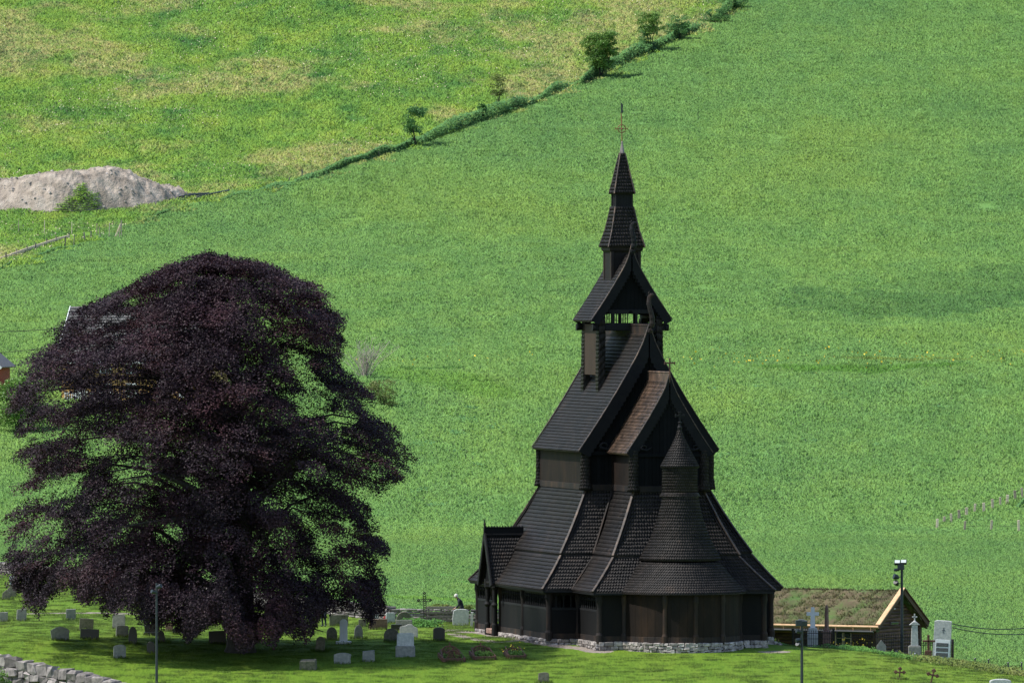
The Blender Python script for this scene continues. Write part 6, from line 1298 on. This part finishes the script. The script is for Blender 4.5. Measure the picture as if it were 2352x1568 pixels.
# planting at the lawn edge
def planting(name, line, n, m, label, hmax=.5, size=.05, spread=.5, seed=2, zmin=0):
    r = np.random.default_rng(seed); pts_ = np.array([tuple(at(*p)) for p in line]); seg = r.integers(0, len(pts_)-1, n); t = r.random(n)
    P = pts_[seg]*(1-t[:, None])+pts_[seg+1]*t[:, None]; P[:, :2] += r.normal(0, spread, (n, 2)); P[:, 2] = T(P[:, 0], P[:, 1])+zmin+hmax*r.random(n)*(.3+vnoise(P[:, 0]*2, P[:, 1]*2, 3))
    nn = r.normal(0, .7, (n, 3)); nn[:, 2] += .6; nn /= np.linalg.norm(nn, axis=1)[:, None]; x = r.normal(size=(n, 3)); x -= nn*(x*nn).sum(1)[:, None]; x /= np.linalg.norm(x, axis=1)[:, None]; y = np.cross(nn, x); s = size*r.uniform(.6, 1.5, (n, 1))
    return tag(link(name, np_mesh(name, np.stack([P-x*s, P-y*s*.6, P+x*s, P+y*s*.6], 1).reshape(-1, 3), [np.arange(n*4).reshape(n, 4)], tone=np.repeat(r.random(n), 4)), m), label[0], label[1], kind='stuff')
planting('border_plants', [(1925, -4.5), (1975, -6), (2040, -8.5), (2090, -8)], 7000, M['weed'], ('leafy flower border between the lawn and the log cabin', 'plants'), .3, .05, .6)
planting('border_plants', [(1790, .5), (1860, -1.5), (1925, -2)], 2500, M['weed'], ('low plants at the foot of the iron railing', 'plants'), .15, .04, .4, 5)
planting('edge_weeds', [(2080, -7), (2160, -9), (2240, -13), (2352, -19)], 9000, M['seedy'], ('rough weeds along the right edge of the lawn', 'weeds'), .4, .06, .6, 6)
planting('wall_plants', [(985, 21.6), (1085, 21)], 1600, M['seedy'], ('dry plants growing along the top of the stone wall', 'plants'), .25, .05, .12, 7, .8)
planting('grave_plants', [(935, 14), (1000, 13)], 2200, M['weed'], ('tall grass round the openwork iron cross', 'plants'), .5, .05, .35, 8)
planting('yellow_blooms', [(1925, -2.5), (1975, -4.3)], 60, M['yellow_fl'], ('yellow flowers in the border in front of the cabin', 'flowers'), .5, .05, .5, 9, .3)
planting('grave_plants', [(1170, -19.5), (1195, -19.5)], 60, M['yellow_fl'], ('thin yellow flowers on the smallest iron framed grave', 'flowers'), .5, .03, .3, 10, .5)
# ------------------------------------------------------------------ hillside fences, spoil heap, pipes
def fence(name, posts, label, m, r_=.06, wires=2, vary=.1):
    """posts: (px, py base, height px)"""
    b0 = G(posts[0][0], posts[0][1]); o = empty(name, tuple(b0), 0, label, 'fence'); tops = []
    for (px, pb, hp) in posts:
        p = G(px, pb)-b0; k = PXM(b0.y+p.y); h = hp/k; l_ = random.uniform(-.08, .08); mb = MB(); mb.cbox((p.x, p.y, p.z+h/2-.1), (r_*2*random.uniform(.8, 1.2), r_*2, h+.2), .015, M=Matrix.Rotation(l_, 3, 'Y'), tone=random.random()); mb.build('post', m, o); tops.append((p, h))
    for w in range(wires):
        mb = MB(); f = .55+.35*w
        for (a, ha), (b, hb_) in zip(tops[:-1], tops[1:]): mb.tube([a+Vector((0, 0, ha*f)), b+Vector((0, 0, hb_*f))], .012, 4)
        mb.build('wire', M['iron'], o)
    return o
fence('post_fence', [(2152.7, 1217, 26), (2168.6, 1204, 18), (2185, 1200, 21), (2203, 1196, 25), (2220, 1188, 23), (2239, 1180, 23), (2260, 1178, 24), (2279.6, 1170, 24), (2297.7, 1164, 22), (2313.6, 1159, 22), (2331.7, 1150, 23), (2348, 1148, 28)], 'row of pale wooden fence posts climbing to the right edge', M['post_wood'], .11)
fence('post_fence', [(2216, 1222, 26), (2277, 1222, 28), (2340, 1226, 32)], 'three spaced pale fence posts below the climbing row at right', M['post_wood'], .11, 1)
band('verge_growth', [(2160, 1220), (2230, 1205), (2300, 1185), (2352, 1160)], 16, 16, 3000, M['hedge'], ('dark undergrowth between the fence posts at right', 'weeds'), .12, 12)
fence('post_fence', [(43, 538, 36), (102, 540, 34), (165, 540, 30), (222.6, 541, 27), (229, 548, 26), (251, 546, 34), (279, 546, 40)], 'row of thin orange stakes below the earth heap', M['post_wood'], .045, 2)
fence('post_fence', [(194, 557, 24), (209, 553, 22), (170, 566, 26), (150, 569, 26)], 'short dark fence posts at the end of the wooden rail', M['old_wood'], .07, 1)
fence('post_fence', [(694, 415, 26), (665, 421, 14), (870, 362, 14), (1075, 283, 14), (1238, 230, 14)], 'old dark posts along the hedge line', M['old_wood'], .07, 0)
M['pale_rail'] = surf_mat('pale_barked_log', [(.5, .34, .25), (.75, .6, .48)], 3, .8, .2, 12, tone=.2)
b0 = G(0, 608); o = empty('rail_fence', tuple(b0), 0, 'sloping pale wooden rail on posts at the left edge below the earth heap', 'fence'); rp = [(-30, 616, 0), (14, 598, 22), (38, 590, 20), (62, 582, 14), (82, 575, 12), (107, 566, 24), (129, 560, 22), (159, 552, 18)]
W3 = [G(p[0], p[1])-b0 for p in rp]
for (a, b) in ((0, 3), (3, 6), (6, 7)): mb = MB(); k_ = Vector((0, 0, .45)); mb.beam(W3[a]+k_, W3[b]+k_, .12, .42, .02, tone=random.uniform(.5, 1)); mb.build('rail', M['pale_rail'], o)
for p, q in zip(rp[1:], W3[1:]): mb = MB(); mb.cbox((q.x, q.y, q.z+.3), (.16, .16, 1.2), .02, tone=random.random()); mb.build('post', M['old_wood'], o)
b0 = G(270, 547); o = empty('stake_bundle', tuple(b0), 0, 'bundle of pale poles leaning together below the earth heap', 'wooden poles'); k = PXM(b0.y)
for (x0, x1) in ((-7, 7), (-3, 8), (4, 7), (9, 8)): mb = MB(); mb.tube([(x0/k, random.uniform(-.3, .3), 0), (x1/k, 0, 34/k)], .05, 6, tone=random.random()); mb.build('pole', M['post_wood'], o)
# spoil heap
def heap():
    sil = [(-80, 440), (0, 413), (82, 400), (150, 393), (199, 392), (225, 384), (258, 382.6), (288, 391), (311, 400), (328, 409.6), (351, 419), (386, 426), (417, 428), (433, 437), (450, 450)]
    bas = [(-80, 488), (0, 486), (100, 492), (164, 494), (258, 485), (328, 478), (386, 469), (433, 452), (450, 450)]
    fr = np.array([tuple(G(p[0], p[1])) for p in bas]); nx, ny = 200, 60; px = np.linspace(-80, 450, nx); V = np.zeros((ny, nx, 3))
    fy = np.interp(px, [p[0] for p in bas], fr[:, 1]); fx = np.interp(px, [p[0] for p in bas], fr[:, 0]); st = np.interp(px, [p[0] for p in sil], [p[1] for p in sil])
    ker = np.ones(31)/31; pad = lambda a: np.convolve(np.pad(a, 15, 'edge'), ker, 'valid'); fy = pad(fy); fx = pad(fx)
    D = 12.0
    for i in range(nx):
        ym = fy[i]+D*.55; top = W(px[i], st[i], ym); hgt = max(.0, top.z-float(T(top.x, ym)))
        for j in range(ny):
            t = j/(ny-1); y = fy[i]+D*t*(.35+.65*min(1, hgt/2)); x = fx[i]*(y+DIST)/(fy[i]+DIST); V[j, i] = (x, y, float(T(x, y))-.15+(hgt+.15)*max(0, math.sin(math.pi*min(1, t*.92)))**.85)
    n_ = (vnoise(V[..., 0]*1.1, V[..., 1]*.9, 1)-.5)*.55+(vnoise(V[..., 0]*3.1, V[..., 1]*2.6, 2)-.5)*.28+(vnoise(V[..., 0]*7, V[..., 1]*6, 4)-.5)*.12
    edge = np.clip(np.minimum(np.linspace(0, 1, ny), np.linspace(1, 0, ny))*6, 0, 1)[:, None]; V[..., 2] += n_*edge; o0 = V[0, 100].copy(); k = nx*ny; g = np.arange(k).reshape(ny, nx)
    q = np.stack([g[:-1, :-1], g[:-1, 1:], g[1:, 1:], g[1:, :-1]], -1).reshape(-1, 4); me = np_mesh('spoil_heap', (V-o0).reshape(-1, 3), [q], tone=vnoise(V[..., 0]*.8, V[..., 1]*.8, 7).ravel(), smooth=True); ob = link('spoil_heap', me, M['earth']); ob.location = o0
    return tag(ob, 'pale heap of dry earth and stones on the hillside at left', 'earth heap'), V
ob, HV = heap()
r = np.random.default_rng(4)
for i, (px_, py_, s_, lab) in enumerate(((120, 488, .34, 'pale stone at the foot of the heap at left'), (365, 434, .45, 'white stone high on the right flank of the heap'), (395, 443, .4, 'white stone low on the right flank of the heap'), (237, 478, .42, 'pale stone beside the grass on the heap'), (155, 496, .3, 'white stone in the grass below the heap'), (403, 473, .28, 'small white stone under the dark pipes'))):
    j = np.argmin(np.abs(1176+HV[..., 0]/(HV[..., 1]+DIST)*FPX-px_)+3*np.abs(HOR+(CAMZ-HV[..., 2])/(HV[..., 1]+DIST)*FPX-py_)); p = HV.reshape(-1, 3)[j]; mb = MB(); mb.cbox((0, 0, s_*.2), (s_*1.3, s_, s_*.8), .08, rz=i, jit=.05); o = mb.build('rock', M['rubble']); o.location = p; tag(o, lab, 'rock')
def on_heap(px_, py_): j = np.argmin(np.abs(1176+HV[..., 0]/(HV[..., 1]+DIST)*FPX-px_)+3*np.abs(HOR+(CAMZ-HV[..., 2])/(HV[..., 1]+DIST)*FPX-py_)); return Vector(HV.reshape(-1, 3)[j])
def heap_grass():
    r = np.random.default_rng(8); Q = []
    flat = HV.reshape(-1, 3); hx = 1176+flat[:, 0]/(flat[:, 1]+DIST)*FPX; hy = HOR+(CAMZ-flat[:, 2])/(flat[:, 1]+DIST)*FPX
    lim = np.interp(hx, [118, 150, 165, 180, 190, 205, 225, 232], [486, 462, 452, 428, 425, 445, 455, 488]); ok = (hx > 118) & (hx < 232) & (hy > lim+r.normal(0, 5, len(hx))); c = flat[ok]; c = c[r.integers(0, len(c), 4200)]
    P = c+np.stack([r.normal(0, .2, 4200), r.normal(0, .2, 4200), r.random(4200)*.12], -1); n = 4200; w_ = r.normal(0, .06, (n, 3)); w_[:, 2] = 0; h_ = np.stack([r.normal(0, .16, n), r.normal(0, .16, n), r.uniform(.03, .1, n)], -1)
    tag(link('heap_grass', np_mesh('heap_grass', np.stack([P-w_, P+w_, P+h_+w_*.3, P+h_-w_*.3], 1).reshape(-1, 3), [np.arange(n*4).reshape(n, 4)], tone=np.repeat(r.random(n), 4)), M['bright_grass']), 'pointed patch of green grass growing on the front of the heap', 'grass', kind='stuff')
heap_grass()
clumps('heap_grass', [(60, 490, 60, 9), (120, 497, 60, 9), (260, 487, 70, 10), (330, 480, 60, 10), (360, 470, 50, 10), (200, 505, 80, 7)], M['seedy'], ('grass tufts along the foot of the heap', 'grass'), .12)
mb = MB(); flat_ = HV[4:-6].reshape(-1, 3)-np.array(ob.location)
for i in range(150):
    p = flat_[random.randrange(len(flat_))]; s_ = random.uniform(.08, .34)**1.2; mb.cbox((p[0], p[1], p[2]+s_*.2), (s_*1.4, s_, s_*.8), s_*.2, rz=random.random()*3, jit=s_*.12, tone=random.uniform(.6, 1))
lo_ = mb.build('loose_stones', M['rubble'], ob); lo_['kind'] = 'stuff'
# longer grass left standing round the stones
def tufts():
    r = np.random.default_rng(12); Q = []
    for o_ in COL.objects:
        if o_.parent is None and o_.name.startswith(('gravestone', 'iron_cross', 'grave_surround', 'floodlight_pole')):
            n = 120; L0 = np.array(o_.location); w_ = .5; P = np.stack([L0[0]+r.uniform(-w_, w_, n), L0[1]-.12+r.normal(0, .1, n), np.zeros(n)], -1); P[:, 2] = T(P[:, 0], P[:, 1]); Q.append(P)
    P = np.concatenate(Q); n = len(P); h_ = np.stack([r.normal(0, .04, n), r.normal(0, .04, n), r.uniform(.05, .2, n)], -1); w_ = np.stack([r.uniform(.008, .02, n), r.normal(0, .008, n), np.zeros(n)], -1)
    return tag(link('long_grass', np_mesh('long_grass', np.stack([P-w_, P+w_, P+h_+w_*.3, P+h_-w_*.3], 1).reshape(-1, 3), [np.arange(n*4).reshape(n, 4)], tone=np.repeat(r.random(n), 4)), M['lawn']), 'longer grass left standing round the foot of each gravestone', 'grass', kind='stuff')
tufts()
P0_ = G(387, 462)
for i, (a, b, dz) in enumerate((((387, 456), (470, 452), .25), ((390, 466), (425, 463), .05), ((400, 466), (455, 451), .12), ((430, 464), (500, 446), .05), ((452, 458), (526, 444), .2), ((410, 460), (480, 452), .3))):
    A_, B_ = G(*a), G(*b); mb = MB(); mb.tube([(0, 0, .12+dz), tuple(B_-A_+Vector((0, 0, .12+dz)))], .12, 8); o = mb.build('plastic_pipe', M['plastic'], None, True); o.location = A_; tag(o, ('dark pipe at the upper left end of the pile beside the earth heap', 'shortest dark pipe at the lower left of the pile', 'dark pipe lying slanted across the middle of the pile', 'dark pipe on the lower right side of the pile', 'dark pipe reaching farthest right out of the pile', 'dark pipe lying on top in the middle of the pile')[i], 'pipe', 'dark pipes piled beside the earth heap')
# ------------------------------------------------------------------ houses behind the beech
hb0 = G(302, 925); k = PXM(hb0.y); ho = empty('yellow_house', tuple(hb0), R(-17), 'yellow house with grey tiled roof mostly hidden behind the copper beech', 'house'); wd = 340/k; hw2 = wd/2; wh = 108/k; rh = 112/k; dp = 8.0
mb = MB(); n = int(wh/.2)
for i in range(n): z = .1+i*wh/n; mb.cbox((0, dp/2, z), (wd, dp, wh/n-.01), .012, tone=random.uniform(.3, .7))
mb.build('wall', M['yellow_wall'], ho)
for sg in (-1, 1):
    mb = MB(); vs = [(sg*(hw2-.05)-.04, 0, wh), (sg*(hw2-.05)-.04, dp, wh), (sg*(hw2-.05)-.04, dp/2, wh+rh), (sg*(hw2-.05)+.04, 0, wh), (sg*(hw2-.05)+.04, dp, wh), (sg*(hw2-.05)+.04, dp/2, wh+rh)]; mb.add(vs, [[0, 1, 2], [3, 5, 4], [0, 2, 5, 3], [1, 4, 5, 2], [0, 3, 4, 1]]); mb.build('gable', M['yellow_wall'], ho)
S_ = Shingles(); e = .5
S_.quad((-hw2-e, dp/2, wh+rh), (hw2+e, dp/2, wh+rh), (hw2+e, -e, wh-e*rh/(dp/2)), (-hw2-e, -e, wh-e*rh/(dp/2)), row=.36, sh_w=.3, th=.06, tip=.05)
S_.quad((hw2+e, dp/2, wh+rh), (-hw2-e, dp/2, wh+rh), (-hw2-e, dp+e, wh-e*rh/(dp/2)), (hw2+e, dp+e, wh-e*rh/(dp/2)), row=.36, sh_w=.3, th=.06, tip=.05)
rf = S_.build('roof', M['slate'], ho)
mb = MB()
for sg in (-1, 1):
    mb.beam((sg*(hw2+e), dp/2, wh+rh), (sg*(hw2+e), -e, wh-e*rh/(dp/2)), .08, .25, .01)
mb.beam((-hw2-e, -e-.04, wh-e*rh/(dp/2)-.08), (hw2+e, -e-.04, wh-e*rh/(dp/2)-.08), .06, .2, .01); mb.build('white_trim', M['white_paint'], rf)
mb = MB(); mb.cbox((1.5, dp/2, wh+rh+.3), (.8, .8, 1.2), .03); mb.build('chimney', M['granite_red'], rf)
for x in (-5.2, -2.6, 0, 2.8, 5.4):
    for z in (1.2, wh-1.1):
        if abs(x) > hw2-.7: continue
        mb = MB()
        for (cx, cz_, sx_, sz_) in ((-.5, 0, .14, 1.3), (.5, 0, .14, 1.3), (0, .6, 1.1, .14), (0, -.6, 1.1, .14), (0, 0, .07, 1.2)): mb.cbox((x+cx, -.05, z+cz_), (sx_, .12, sz_), .01)
        w_ = mb.build('window', M['white_paint'], ho); mb = MB(); mb.cbox((x, -.02, z), (.95, .05, 1.15), .005); mb.build('pane', M['glass'], w_)
mb = MB()
for i in range(26): mb.cbox((-hw2+1.0+i*.22, -1.8, .55), (.1, .05, 1.1), .01)
mb.cbox((-hw2+3.8, -1.8, .9), (5.8, .05, .1), .01); mb.build('porch_rail', M['white_paint'], ho)
rb = G(-40, 905); rb.y += 0; k = PXM(rb.y); ro = empty('red_barn', tuple(rb), R(-8), 'red wooden barn with grey roof edge at the left border', 'barn'); w2 = 34/k; z1, z2 = 62/k, 96/k
mb = MB()
for i in range(14): x = -w2+(i+.5)*2*w2/14; zt = z1+(z2-z1)*(1-abs(x)/w2); mb.cbox((x, 0, zt/2), (2*w2/14-.02, .1, zt), .01, tone=random.random())
mb.cbox((0, 3.5, z1/2), (2*w2-.1, 6.8, z1), .02); mb.build('wall', M['red_wall'], ro)
for sg in (-1, 1): mb = MB(); mb.beam((0, 3.4, z2+.1), (sg*(w2+.5), 3.4, z1-.05), 7.6, .12, .01, up=(sg*.5, 0, .8)); rr_ = mb.build('roof', M['slate'], ro); mb = MB(); mb.beam((0, -.5, z2+.05), (sg*(w2+.5), -.5, z1-.12), .06, .24, .01); mb.build('barge_board', M['white_paint'], rr_)
# cables
def cable(pts_, label, r_=.03):
    P = [W(*p) for p in pts_]; a, b = P; mb = MB(); mb.tube([tuple(a.lerp(b, i/16)-Vector((0, 0, .004*(b-a).length*4*(i/16)*(1-i/16)*4))) for i in range(17)], r_, 5); tag(mb.build('power_cable', M['iron']), label, 'cable', 'overhead cables')
cable(((2187, 1432, 3), (2500, 1406, 40)), 'upper of the two dark cables running right from the tall iron railing')
cable(((2188, 1440.5, 3), (2500, 1424, 40)), 'lower of the two dark cables running right from the tall iron railing')
cable(((-60, 762, 330), (170, 750, 330)), 'thin cable running to the yellow house at roof height')
cable(((-60, 813, 330), (150, 792, 330)), 'lower thin cable crossing behind the left side of the beech')
print('objects', len(COL.objects))
